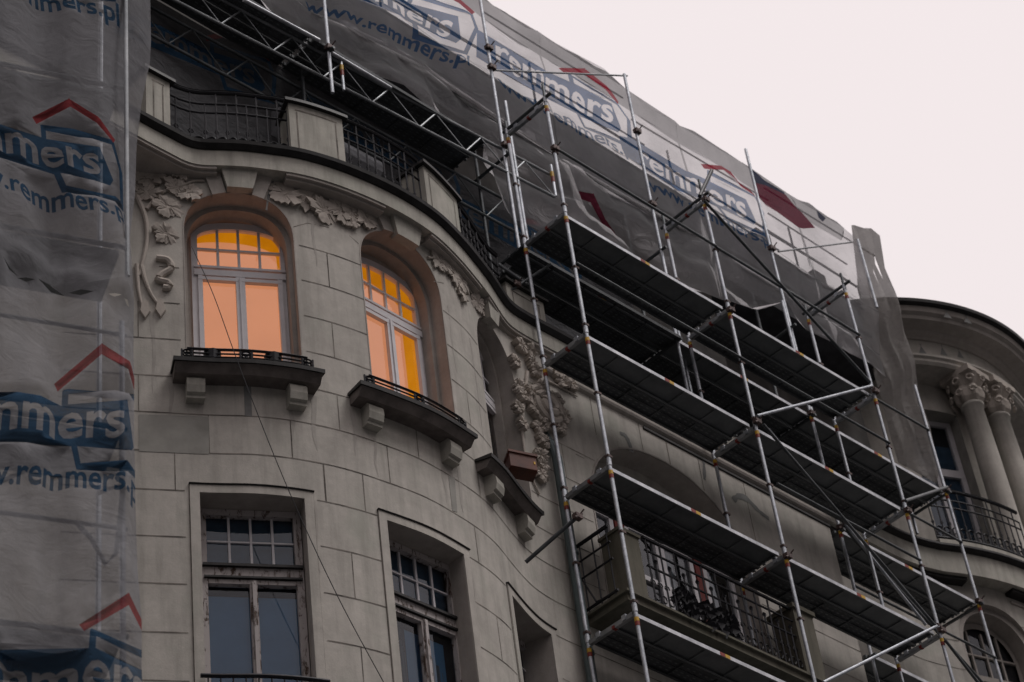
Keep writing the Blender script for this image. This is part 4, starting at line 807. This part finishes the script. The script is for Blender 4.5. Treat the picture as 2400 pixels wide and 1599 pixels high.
for ang in (-12.5, -.8):
    cx_, cy_ = UC[0] + 3.12 * math.sin(rad(ang)), UC[1] - 3.12 * math.cos(rad(ang))
    mb = MB(); rows = []
    for z, r_ in ((5.56, .25), (5.70, .25), (5.75, .225), (5.83, .23), (5.87, .20), (7.2, .198), (8.2, .19), (9.24, .168), (9.26, .195), (9.31, .20), (9.34, .17)):
        rows.append([(cx_ + r_ * math.cos(t), cy_ + r_ * math.sin(t), z) for t in [2 * math.pi * k / 28 for k in range(28)]])
    mb.grid(rows, True); c_ = part(mb, 'column', 'stucco', nb, smooth=True)
    mb = MB(); rows = []
    for z, r_ in ((9.34, .17), (9.42, .22), (9.56, .245), (9.65, .21), (9.74, .26), (9.83, .32)): rows.append([(cx_ + r_ * (1 + .10 * (math.cos(6 * t) if z > 9.25 else 0)) * math.cos(t), cy_ + r_ * (1 + .10 * (math.cos(6 * t) if z > 9.25 else 0)) * math.sin(t), z) for t in [2 * math.pi * k / 36 for k in range(36)]])
    mb.grid(rows, True)
    for k in range(8):
        t = 2 * math.pi * k / 8; px_, py_ = cx_ + .27 * math.cos(t), cy_ + .27 * math.sin(t); tg = Vector((-math.sin(t), math.cos(t), 0))
        for zz, rr_, s__ in ((9.46, .065, 0), (9.70, .07, 1)):
            mb.path([Vector((px_, py_, zz)) + tg * (rr_ * math.cos(u)) * (1 - u / 12) + Vector((.05 * math.cos(t), .05 * math.sin(t), rr_ * math.sin(u) * (1 - u / 12))) for u in [math.pi * j / 5 for j in range(11)]], .021, 6)
    mb.boxf((cx_ - .30, cy_ - .30, 9.82), (.6, 0, 0), (0, .6, 0), (0, 0, .108)); sub(mb, 'capital', 'leaf', c_)
sA, sB = RL.s_at_x(9.35), RL.s_at_x(11.16)
railing(sA, sB, RL, -.07, 5.66, 6.62, 'balcony_railing', nb, .15)

# ================================================================ scaffolding
TB = .0242
def sband(mb_list, p, d, parent, names=('warning_band',)):   # yellow and red stickers round a tube
    for k, m in ((0, 'yellow'), (1, 'red')):
        b = MB(); a = V3(p) + V3(d) * (.055 * k + .004); b.tube(a, a + V3(d) * .055, TB + .003, 10); b_ = b.build('warning_band', m); b_.parent = parent
scf = tag(empty('scaffold', (0, 0, GZ)), 'tall galvanised frame scaffold with steel decks standing in front of the facade', 'scaffold')
XS = (0.0, 3.07, 6.14)
def frame_proto():
    m = MB(); m.tube((0, 0, .0), (0, 0, 1.97), TB, 12); m.tube((0, .73, 0), (0, .73, 1.97), TB, 12)
    for y in (0, .73): m.tube((0, y, 1.93), (0, y, 2.03), TB + .006, 12)
    m.cur = 1
    for y in (0, .73): m.box(-.028, .05, y - .028, y + .028, .985, 1.015); m.box(-.028, .045, y - .028, y + .028, .05, .08)
    f = m.build('scaffold_frame', ['galv', 'clampm'])
    m = MB()                                   # U-shaped top transom with locking lugs
    m.boxf((-.024, .03, 1.885), (.048, 0, 0), (0, .67, 0), (0, 0, .006)); m.boxf((-.024, .03, 1.892), (.005, 0, 0), (0, .67, 0), (0, 0, .052)); m.boxf((.019, .03, 1.892), (.005, 0, 0), (0, .67, 0), (0, 0, .052))
    m.cur = 1
    for y in (.12, .52): m.box(-.034, .034, y, y + .06, 1.90, 1.965)
    m.cur = 2; m.box(-.030, .030, .30, .34, 1.883, 1.92)
    t = m.build('transom', ['truss', 'galv', 'redrust']); t.parent = f
    for y in (0, .73):
        for k, mm in ((0, 'red'), (1, 'yellow')):
            m = MB(); m.tube((0, y, 1.75 + .055 * k), (0, y, 1.802 + .055 * k), TB + .003, 12); t = m.build('warning_band', mm); t.parent = f
    return f
FP = frame_proto(); first = True
for X in XS:
    for L_ in range(-8, 4):
        z = L_ * 2.0 if L_ > -8 else -16
        if z < GZ: continue
        if z + 2 < -1.9 and False: continue
        f = FP if first else copy_tree(FP); first = False
        f.parent = scf; f.location = (X, 0, z - GZ)
mb = MB()
for X in XS: mb.tube((X, 0, GZ + .02 - GZ), (X, 0, -14 - GZ), TB, 10); mb.tube((X, .73, .02), (X, .73, -14 - GZ), TB, 10)
o_ = mb.build('base_jack', 'galv'); o_.parent = scf
for X, zt in ((0, 8.28), (3.07, 8.35), (6.14, 8.25)):
    mb = MB()
    mb.tube((X, 0, 7.97 - GZ), (X, 0, zt - GZ), .019, 8); mb.tube((X, .73, 7.97 - GZ), (X, .73, zt - .1 - GZ), .019, 8)
    mb.tube((X, -.12, 8.02 - GZ), (X, .80, 8.02 - GZ), TB, 8)
    o_ = mb.build('top_post', 'darktube'); o_.parent = scf
def deck_proto(Lx=2.97, rear=False):
    m = MB(); W_ = .325
    m.cur = 0 if rear else 1; m.box(.03, Lx, 0, .006, -.05, 0); m.cur = 0; m.box(.03, Lx, W_ - .006, W_, -.05, 0)  # street edge of front boards coloured lighter, as if catching the sky
    m.box(.03, Lx, .006, W_ - .006, -.012, -.001)
    for x in [.03 + (Lx - .06) * k / 5 for k in range(6)]: m.box(x, x + .02, .007, W_ - .007, -.034, -.0125)
    m.box(.032, Lx - .002, .0065, .03, -.049, -.043); m.box(.032, Lx - .002, W_ - .03, W_ - .0065, -.049, -.043)
    if rear: m.box(.07, Lx - .05, W_ * .5 - .008, W_ * .5 + .008, -.03, -.0127)
    m.cur = 0
    for x in (.01, Lx - .02):
        for y in (.06, .22): m.box(x - .02, x + .03, y, y + .04, -.045, .004)
    if rear:
        m.cur = 2
        for k in range(28):
            for q in range(5): m.face([(.12 + k * .1, .05 + q * .05, -.0125), (.165 + k * .1, .05 + q * .05, -.0125), (.165 + k * .1, .068 + q * .05, -.0125), (.12 + k * .1, .068 + q * .05, -.0125)])
    d = m.build('deck_board', ['deckdark' if rear else 'deck', 'edge', 'deck'])
    for k, mm in ((0, 'red'), (1, 'yellow')) if not rear else ():
        m = MB(); m.box(Lx / 2 - .09 + .085 * k, Lx / 2 - .008 + .085 * k, -.003, -.0005, -.049, -.002); t = m.build('warning_sticker', mm); t.parent = d
    return d
DP = deck_proto(); DR = deck_proto(rear=True); first = firstr = True
def put_deck(x, y, z, parent, sx=1.0, sy=1.0, rear=False):
    global first, firstr
    if rear: d = DR if firstr else copy_tree(DR); firstr = False
    else: d = DP if first else copy_tree(DP); first = False
    d.parent = parent; d.location = (x, y, z - GZ); d.scale = (sx, sy, 1); return d
for z in (0, 2, 4, 6):
    for X in XS[:2]:
        put_deck(X, .022, z - .055, scf); put_deck(X, .352, z - .056, scf, rear=True)
def tubeobj(name, a, b, m, parent, r=TB, rel=True):
    t = MB(); a, b = V3(a), V3(b)
    if rel: a = a - parent.location; b = b - parent.location
    t.tube(a, b, r, 10); o = t.build(name, m, smooth=False); o.parent = parent; return o
G_ = [((0, 0, 7.05), (3.07, 0, 7.05)), ((3.07, 0, 7.03), (6.14, 0, 7.03)), ((0, 0, 5.05), (3.07, 0, 5.05)), ((3.07, 0, 5.05), (6.14, 0, 5.05)), ((3.2, 0, 3.06), (6.1, 0, 3.06))]
for a, b in G_: tubeobj('guard_rail', (a[0], -.035, a[2]), (b[0], -.035, b[2]), 'darktube', scf, .019)
for a, b in T['diags']: tubeobj('diagonal_brace', a, b, 'darktube' if a[2] < 4.05 and b[2] < a[2] or a[2] > 6 else 'galv', scf, .021)
tubeobj('wall_tie', T['wallties'][0][0], T['wallties'][0][1], 'darktube', scf)
tubeobj('wall_tie', T['wallties'][1][0], T['wallties'][1][1], 'darktube', scf, .018)
tubeobj('coupler_tube', T['wallties'][2][0], T['wallties'][2][1], 'iron', scf, .028)
tubeobj('bracket', (-.0, .73, 5.93), (-.0, 1.2, 5.93), 'darktube', scf); tubeobj('bracket', (0, .76, 5.25), (-.02, 1.19, 5.92), 'darktube', scf)
put_deck(-.02, .77, 5.945, scf, 1, 1, True)
rndc = random.Random(9)
def coupler(p, parent, s_=.05):
    m = MB(); p = V3(p) - parent.location
    m.boxf(p - Vector((s_, s_ * .7, s_ * .6)), (s_ * 2, 0, 0), (0, s_ * 1.4, 0), (0, 0, s_ * 1.2)); m.tube(p + Vector((-s_ * 1.3, -s_ * .5, -s_)), p + Vector((s_ * 1.2, -s_ * .4, s_)), .014, 6); m.tube(p + Vector((0, -s_, s_ * .2)), p + Vector((.01, -s_ * 2, s_ * .9)), .01, 6)
    o = m.build('coupler', 'clampm'); o.parent = parent
for p in ((3.07, -.04, 3.99), (6.14, -.04, 5.98), (6.14, -.04, 1.97), (3.07, -.04, 7.93), (0.31, 1.06, 8.2), (-.83, -.1, .80), (3.07, -.03, 5.9), (3.07, -.03, 1.9), (6.14, -.03, 3.9), (0, -.02, 7.06), (-.2, .8, 5.2)): coupler(p, scf)
# set-back section behind
sc2 = tag(empty('scaffold', (5.74, .84, GZ)), 'set-back row of scaffold bays with decks reaching the columned turret', 'scaffold')
def t2(name, a, b, m='galv', r=TB): return tubeobj(name, a, b, m, sc2, r)
for X, z0, z1 in ((2.95, 4.71, 6.45), (5.74, GZ, 8.1), (8.86, GZ, 8.0)):
    t2('standard', (X, .84, z0), (X, .84, z1)); t2('standard', (X, 1.50, max(z0, 5.56)), (X, 1.50, 6.0))
for X in (2.95, 5.74, 8.86):
    for z in ((6,) if X < 3 else (0, 2, 4, 6)): t2('transom', (X, .76, z - .10), (X, 1.52, z - .10), 'darktube')
def put2(x, y, z, sx=1.0):
    d = copy_tree(DR if y > 1 else DP); d.parent = sc2; d.location = Vector((x, y, z)) - sc2.location; d.scale = (sx, 1, 1)
for z in (6,):
    put2(.12, .86, z - .03, .95); put2(.12, 1.2, z - .03, .95); put2(2.95, .86, z - .03, .94); put2(2.95, 1.2, z - .03, .94)
for z in (0, 2, 4, 6): put2(5.74, .86, z - .03, 1.04); put2(5.74, 1.2, z - .03, 1.04)
for z in (7.1, 5.0, 3.0): t2('guard_rail', (6.5 if z > 4 else 5.74, .82, z), (8.86, .82, z), 'darktube', .019)
t2('diagonal_brace', (5.74, .80, 4.0), (8.86, .80, 2.0), 'darktube', .02)
t2('transom', (6.14, -.03, 4.06), (8.86, .80, 6.0), 'darktube')
for X, z in ((8.86, 6), (8.86, 4), (5.74, 6), (5.74, 4)):
    m = MB(); m.tube(Vector((X, .84, z - .2)) - sc2.location, Vector((X, .84, z - .145)) - sc2.location, TB + .003, 10); o_ = m.build('warning_band', 'red'); o_.parent = sc2
    m = MB(); m.tube(Vector((X, .84, z - .144)) - sc2.location, Vector((X, .84, z - .09)) - sc2.location, TB + .003, 10); o_ = m.build('warning_band', 'yellow'); o_.parent = sc2
    coupler((X, .82, z - .04), sc2)
# roof scaffold carried over the bow
sc3 = tag(empty('scaffold', (.31, 1.1, 4.7)), 'roof scaffold with lattice girders bridging above the balustrade', 'scaffold')
def t3(name, a, b, m='galv', r=TB): return tubeobj(name, a, b, m, sc3, r)
for X, z0, z1 in ((-2.77, 7.24, 11.6), (.31, 5.98, 11.4), (.50, 6.5, 9.2), (3.38, 4.72, 11.66), (6.2, 6.0, 11.78), (8.86, 9.8, 11.3)): t3('standard', (X, 1.1, z0), (X, 1.1, z1))
for X, z0, z1 in ((-2.77, 4.72, 11.2), (.31, 4.72, 11.2), (3.38, 4.72, 11.2), (6.2, 6.0, 11.2)): t3('standard', (X, 1.62, z0), (X, 1.62, min(z1, 9.1)), 'darktube')
for i, (a, b) in enumerate(T['rooftubes']): t3('ledger' if i < 11 else 'diagonal_brace', a, b, 'edge' if i < 2 else 'truss', .014 if i > 1 else .026)
for z in (9.75, 10.35, 10.85): t3('ledger', (-3.2, 1.60, z), (9.3, 1.60, z), 'darktube', .02)
for X in (-1.2, 1.8, 4.8, 7.7): t3('standard', (X, 1.62, 9.3), (X, 1.62, 11.3), 'darktube', .018)
for X in (-2.77, .31, 3.38, 6.2):
    t3('transom', (X, 1.0, 8.0), (X, 1.7, 8.0), 'darktube')
def lattice(a0_, a1_, b0_, b1_, n, m='truss', nm='lattice_girder'):
    g_ = MB(); A0, A1, B0, B1 = [V3(p) - sc3.location for p in (a0_, a1_, b0_, b1_)]
    g_.tube(A0, A1, .021, 8); g_.tube(B0, B1, .021, 8)
    for i in range(n):
        t, t1, t2_ = i / n, (i + .42) / n, (i + 1) / n
        g_.tube(A0.lerp(A1, t), B0.lerp(B1, t1), .013, 6); g_.tube(B0.lerp(B1, t1), A0.lerp(A1, t2_), .009, 6)
    o = g_.build(nm, m); o.parent = sc3
tr = T['truss']; xa = tr[0][0]
top0 = (tr[0][0], tr[0][1], 8.2)
lattice((-7.4, 1.55, 7.7), tr[1], (-7.4, 1.55, 8.2), tr[3], 11)
lattice((-7.4, 1.80, 7.3), (1.2, 1.58, 7.3), (-7.4, 1.80, 7.8), (1.2, 1.55, 7.8), 10, 'darktube')
for k in range(2):
    for j in range(2):
        d = copy_tree(DR); d.parent = sc3; d.location = Vector((-6.0 + 3.07 * k - .02, 1.18 + .34 * j, 8.24)) - sc3.location; d.scale = (1.02, 1, 1)
m = MB(); m.tube(Vector((1.19, 1.06, 7.75)) - sc3.location, Vector((1.20, 1.06, 8.35)) - sc3.location, .022, 8); o_ = m.build('spigot', 'galv'); o_.parent = sc3
for k, mm in ((0, 'red'), (1, 'yellow')):
    m = MB(); m.tube(Vector((1.193, 1.06, 8.02 + .1 * k)) - sc3.location, Vector((1.195, 1.06, 8.115 + .1 * k)) - sc3.location, .026, 8); o_ = m.build('warning_band', mm); o_.parent = sc3
    m = MB(); m.tube(Vector((-2.55, 1.12, 7.72 + .1 * k)) - sc3.location, Vector((-2.55, 1.12, 7.81 + .1 * k)) - sc3.location, .024, 8); o_ = m.build('warning_band', mm); o_.parent = sc3
m = MB(); m.tube(Vector((-2.55, 1.12, 7.45)) - sc3.location, Vector((-2.55, 1.12, 8.0)) - sc3.location, .02, 8); o_ = m.build('spigot', 'galv'); o_.parent = sc3
m = MB(); m.path([Vector(p) - sc3.location for p in ((-3.2, 1.75, 7.0), (-1.6, 1.7, 6.98))], [.2, .2], 14); o_ = m.build('rolled_sheet', 'netL'); o_.parent = sc3
for p in ((.31, 1.08, 10.15), (.31, 1.08, 9.75), (3.38, 1.08, 8.9), (3.38, 1.08, 10.4), (-2.77, 1.08, 8.05), (6.2, 1.08, 9.6)): coupler(p, sc3, .055)

# ================================================================ printed netting
_tc = {}
def text_geo(body):
    if body in _tc: return _tc[body]
    cu = bpy.data.curves.new('t', 'FONT'); cu.body = body; cu.size = 1; cu.resolution_u = 3; cu.offset = .02; cu.fill_mode = 'FRONT'
    ob = bpy.data.objects.new('t', cu); col.objects.link(ob); dg = bpy.context.evaluated_depsgraph_get(); dg.update()
    ev = ob.evaluated_get(dg); me = ev.to_mesh(); vs = [(v_.co.x, v_.co.y) for v_ in me.vertices]; fs = [tuple(p.vertices) for p in me.polygons]
    ev.to_mesh_clear(); bpy.data.objects.remove(ob); bpy.data.curves.remove(cu); _tc[body] = (vs, fs); return _tc[body]
def text_fit(body, x0, x1, y0, xh):
    vs, fs = text_geo(body); mvs, _ = text_geo('x'); h = max(p[1] for p in mvs)
    a, b = min(p[0] for p in vs), max(p[0] for p in vs)
    return [(x0 + (x - a) / (b - a) * (x1 - x0), y0 + y / h * xh) for x, y in vs], fs
def polyline(pts, w_):
    out_ = []
    for a, b in zip(pts, pts[1:]):
        a, b = Vector(a), Vector(b); d = (b - a).normalized(); n_ = Vector((-d.y, d.x)) * w_ / 2; e = d * w_ * .35
        out_.append([tuple(p) for p in (a - n_ - e, b - n_ + e, b + n_ + e, a + n_ - e)])
    return out_
def logo_shapes(url=True, mark=True, x0=-8.1):
    S = []
    if mark:
        S.append(('blue', [(-9.3, -.38), (.45, -.38), (.68, -.02), (.1, 1.42), (-9.3, 1.40)]))
        for q in polyline([(-2.75, 1.2), (-2.72, 2.0), (.92, 1.98), (1.32, .9), (1.12, -.95), (-2.05, -1.2), (-2.3, -.3)], .27): S.append(('blue', q))
        for q in polyline([(-3.05, 2.3), (-1.25, 3.4), (.15, 2.75), (.95, 2.25)], .36): S.append(('red', q))
        vs, fs = text_fit('remmers', x0, 0, 0, 1.0); S += [('white', [vs[i] for i in f]) for f in fs]
    if url:
        vs, fs = text_fit('www.remmers.pl', -8.3, 1.4, -2.05, .64); S += [('blue', [vs[i] for i in f]) for f in fs]
    return S
def sheet(name, outline, shapes, fn, mats, step, hem=None):
    V, F, K = [], [], []
    def addf(pts, kind):
        b = len(V); V.extend([Vector(p) for p in pts]); F.append(list(range(b, b + len(pts)))); K.append(kind)
    def area(p): return sum(p[i][0] * p[(i + 1) % len(p)][1] - p[(i + 1) % len(p)][0] * p[i][1] for i in range(len(p)))
    def ccw(p): return p if area(p) > 0 else p[::-1]
    addf(ccw(outline), 'sheet')
    for kind, p in shapes:
        if abs(area(p)) > 1e-7: addf(ccw(p), kind)
    x0, x1 = min(p[0] for p in outline), max(p[0] for p in outline); y0, y1 = min(p[1] for p in outline), max(p[1] for p in outline)
    rn = random.Random(1); y = y0
    while y < y1:
        x = x0
        while x < x1: V.append(Vector((x + rn.uniform(-.2, .2) * step, y + rn.uniform(-.2, .2) * step))); x += step
        y += step
    ov, oe, of, _, _, ofo = geometry.delaunay_2d_cdt(V, [], F, 0, 1e-6)
    order = ['hole', 'white', 'red', 'maroon', 'navy', 'blue', 'hem', 'sheet']; faces = []; mi = []
    for f, src in zip(of, ofo):
        ks = {K[i] for i in src}
        if 'sheet' not in ks: continue
        k = next(q for q in order if q in ks)
        if k == 'hole': continue
        faces.append(tuple(f)); mi.append(mats[0].index(k if k != 'white' else 'sheet'))
    me = bpy.data.meshes.new(name); me.from_pydata([fn(p.x, p.y) for p in ov], [], faces); me.update()
    for q in mats[1]: me.materials.append(M[q])
    me.polygons.foreach_set('material_index', mi); me.polygons.foreach_set('use_smooth', [True] * len(mi))
    import bmesh
    b = bmesh.new(); b.from_mesh(me); bmesh.ops.delete(b, geom=[v_ for v_ in b.verts if not v_.link_faces], context='VERTS'); b.to_mesh(me); b.free()
    o = bpy.data.objects.new(name, me); col.objects.link(o); return o
def place(shapes, A_):
    (ox, oy), (ax, ay), (bx2, by2) = A_
    return [(k, [(ox + ax * x + bx2 * y, oy + ay * x + by2 * y) for x, y in p]) for k, p in shapes]
def inside_clip(shapes, y1=None): return shapes
MR = (['sheet', 'blue', 'red', 'navy', 'maroon', 'hem'], ['net', 'net_blue', 'net_red', 'net_navy', 'net_maroon', 'net_hem'])
def rfold(u, v_):
    k = max(0, min(1, (10.2 - v_) / 1.6)); bay = (u - .31) / 3.05 * 2 * math.pi
    y = .03 * math.sin(u * 2.3 + v_ * .9) + .035 * math.sin(v_ * 6.2 + .8 * math.sin(u * 1.9)) + .018 * math.sin(u * 9 - v_ * 2.1) + .01 * math.sin(u * 17 + v_ * 3)
    y += k * (.07 * math.sin(v_ * 7.5 + 1.4 * math.sin(u * 1.6) + u * .9) + .05 * math.sin(u * 4.3 - v_ * 3.3 + .8 * math.sin(u * 2.7)) + .015 * math.sin(v_ * 15 + u * 2.2 + math.sin(u * 5)) + .10 * math.cos(bay) * k)
    if v_ > 11.7: y += (v_ - 11.7) * .3
    return Vector((u, 1.38 + y, v_ + .02 * math.sin(u * 4) - .03 * (1 - math.cos(bay)) * (1 if v_ > 11.5 else 0)))
shp = []
for i, A_ in enumerate(RN['logos']): shp += place([q if i != 3 else ('maroon', q[1]) for q in logo_shapes() if i != 3 or q[0] == 'red'], A_)
for kind, q in zip(('navy', 'maroon', 'navy'), RN['flag']): shp.append((kind, q))
shp.append(('hem', RN['topband']))
for X in (1.85, 4.9, 7.75): shp.append(('hem', [(X - .02, 8.0), (X + .02, 8.0), (X + .02, 12.2), (X - .02, 12.2)]))
for z in (9.15, 10.05): shp.append(('hem', [(-3.8, z - .014), (9.5, z - .014), (9.5, z + .014), (-3.8, z + .014)]))
rn_ = sheet('debris_net', RN['outline'], shp, rfold, MR, .11)
tag(rn_, 'long printed scaffold netting stretched along the roof edge against the sky', 'netting')
def efold(u, v_): return Vector((9.35 + .05 * math.sin(v_ * 2.2 + u * 5) + .03 * math.sin(v_ * 5.1) + .035 * math.sin(u * 26 + v_ * 1.2) + .02 * math.sin(u * 44 - v_ * 2), u + .02 * math.sin(v_ * 4.1), v_))
en_ = sheet('debris_net', EN, [('hole', [(1.20, 11.15), (1.215, 10.9), (1.19, 10.6), (1.175, 10.9)]), ('hole', [(1.11, 11.25), (1.12, 11.0), (1.10, 10.65), (1.085, 10.95)])], efold, (['sheet'], ['netE']), .045)
tag(en_, 'torn brown netting closing the right end of the roof scaffold beside the turret', 'netting')
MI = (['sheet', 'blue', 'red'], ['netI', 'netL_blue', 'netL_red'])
def ifold(u, v_): return Vector((u, 1.82 + .03 * math.sin(u * 3 + v_) + .02 * math.sin(v_ * 6 + u * 2), v_))
shp = []
for A_ in IN['logos']: shp += place(logo_shapes(url=False), A_)
tag(sheet('debris_net', [(-8.5, 5.0), (3.4, 5.0), (3.4, 8.15), (-8.5, 8.15)], shp, ifold, MI, .2), 'shaded inner netting hung behind the balustrade under the roof scaffold', 'netting')
# left net hanging on its own scaffold
th_ = rad(LN['th']); dL = Vector((math.cos(th_), math.sin(th_), 0)); nL = Vector((-dL.y, dL.x, 0)); bL = Vector(LN['base'])
def lfold(u, v_):
    f = .06 * math.sin(u * 7.2 + .9 * math.sin(v_ * .8)) + .05 * math.sin(v_ * 1.15 + u * 1.9 + .6) * math.sin(u * 2.6 + v_ * .5) + .024 * math.sin(u * 17 + v_ * .7 + math.sin(v_ * 1.3)) + .02 * math.sin(v_ * 1.7 - u * 4.2) + .022 * math.sin(v_ * 3.9 + u * 8 + 1.3 * math.sin(v_ * 1.7)) + .012 * math.sin(u * 29 + 1.5 * math.sin(v_ * .9))
    s_ = v_ + .56 + .20 * (u + .9) * 1.3 - .09; f += -.07 * math.exp(-(s_ / .09) ** 2) + .05 * math.exp(-((s_ + .25) / .16) ** 2) * math.cos(u * 14)
    f += .025 * math.sin((u * .8 + v_) * 5.5) * math.exp(-((v_ + 1.1) / .9) ** 2)
    if u > -.02: f += (u + .02) * .9
    return bL + dL * u + nL * f + Vector((0, 0, v_))
ol = LN['outline']; ol2 = [(-3.4, 5.2), (.40, 5.2), (.37, 4.2)] + ol[1:-1] + [(.142, GZ + 2.5), (-3.4, GZ + 2.5)]
ML = (['sheet', 'blue', 'red'], ['netL', 'netL_blue', 'netL_red'])
shp = []
for A_ in LN['logos']: shp += place(logo_shapes(x0=-8.9), A_)
extra = [[(.22, 6.4 - .9), (.18, -.017), (-.02, .24)], [(.25, -7.6), (.18, .01), (0, .24)]]
for gq in GAPS: shp.append(('hole', gq))
ln_ = sheet('debris_net', ol2, shp, lfold, ML, .10)
tag(ln_, 'printed grey netting hanging in folds down the left edge of the view', 'netting')
sc4 = tag(empty('scaffold', tuple(bL + nL * .35 + Vector((0, 0, GZ)))), 'scaffold pole and frames half hidden by the printed netting at the left edge', 'scaffold')
def t4(name, u, v0, u2, v2, off_, m='galv', r=TB):
    return tubeobj(name, bL + dL * u + nL * off_ + Vector((0, 0, v0)), bL + dL * u2 + nL * off_ + Vector((0, 0, v2)), m, sc4, r)
P_ = LN['pole']
t4('standard', .0, -.55, 0, 6, -.035, 'truss', .02); t4('standard', 0, GZ, 0, -.9, .16)
t4('standard', -2.6, GZ, -2.6, 6, .2); t4('standard', 0, GZ, 0, 6, .93); t4('standard', -2.6, GZ, -2.6, 6, .93)
for z in (-4, -2, 0, 2, 4):
    t4('ledger', -3.2, z, .05, z, .2, 'darktube'); t4('guard_rail', -3.2, z + 1, .05, z + 1, .2, 'darktube', .019)
    m = MB(); o = bL + nL * .25 + Vector((0, 0, z)) - sc4.location; m.boxf(o - dL * 3.2, dL * 3.2, nL * .62, (0, 0, -.06)); o_ = m.build('deck_board', 'deck'); o_.parent = sc4
t4('diagonal_brace', -2.6, -4, 0, -2, .17, 'darktube', .02)
m = MB(); m.path([bL + dL * u + nL * .12 + Vector((0, 0, z)) - sc4.location for u, z in ((-.20, -2.75), (0.0, -2.62), (-.06, -3.3), (-.14, -3.42), (-.25, -3.2), (-.38, -3.05))], .02, 6); o_ = m.build('loose_rope', 'darktube'); o_.parent = sc4
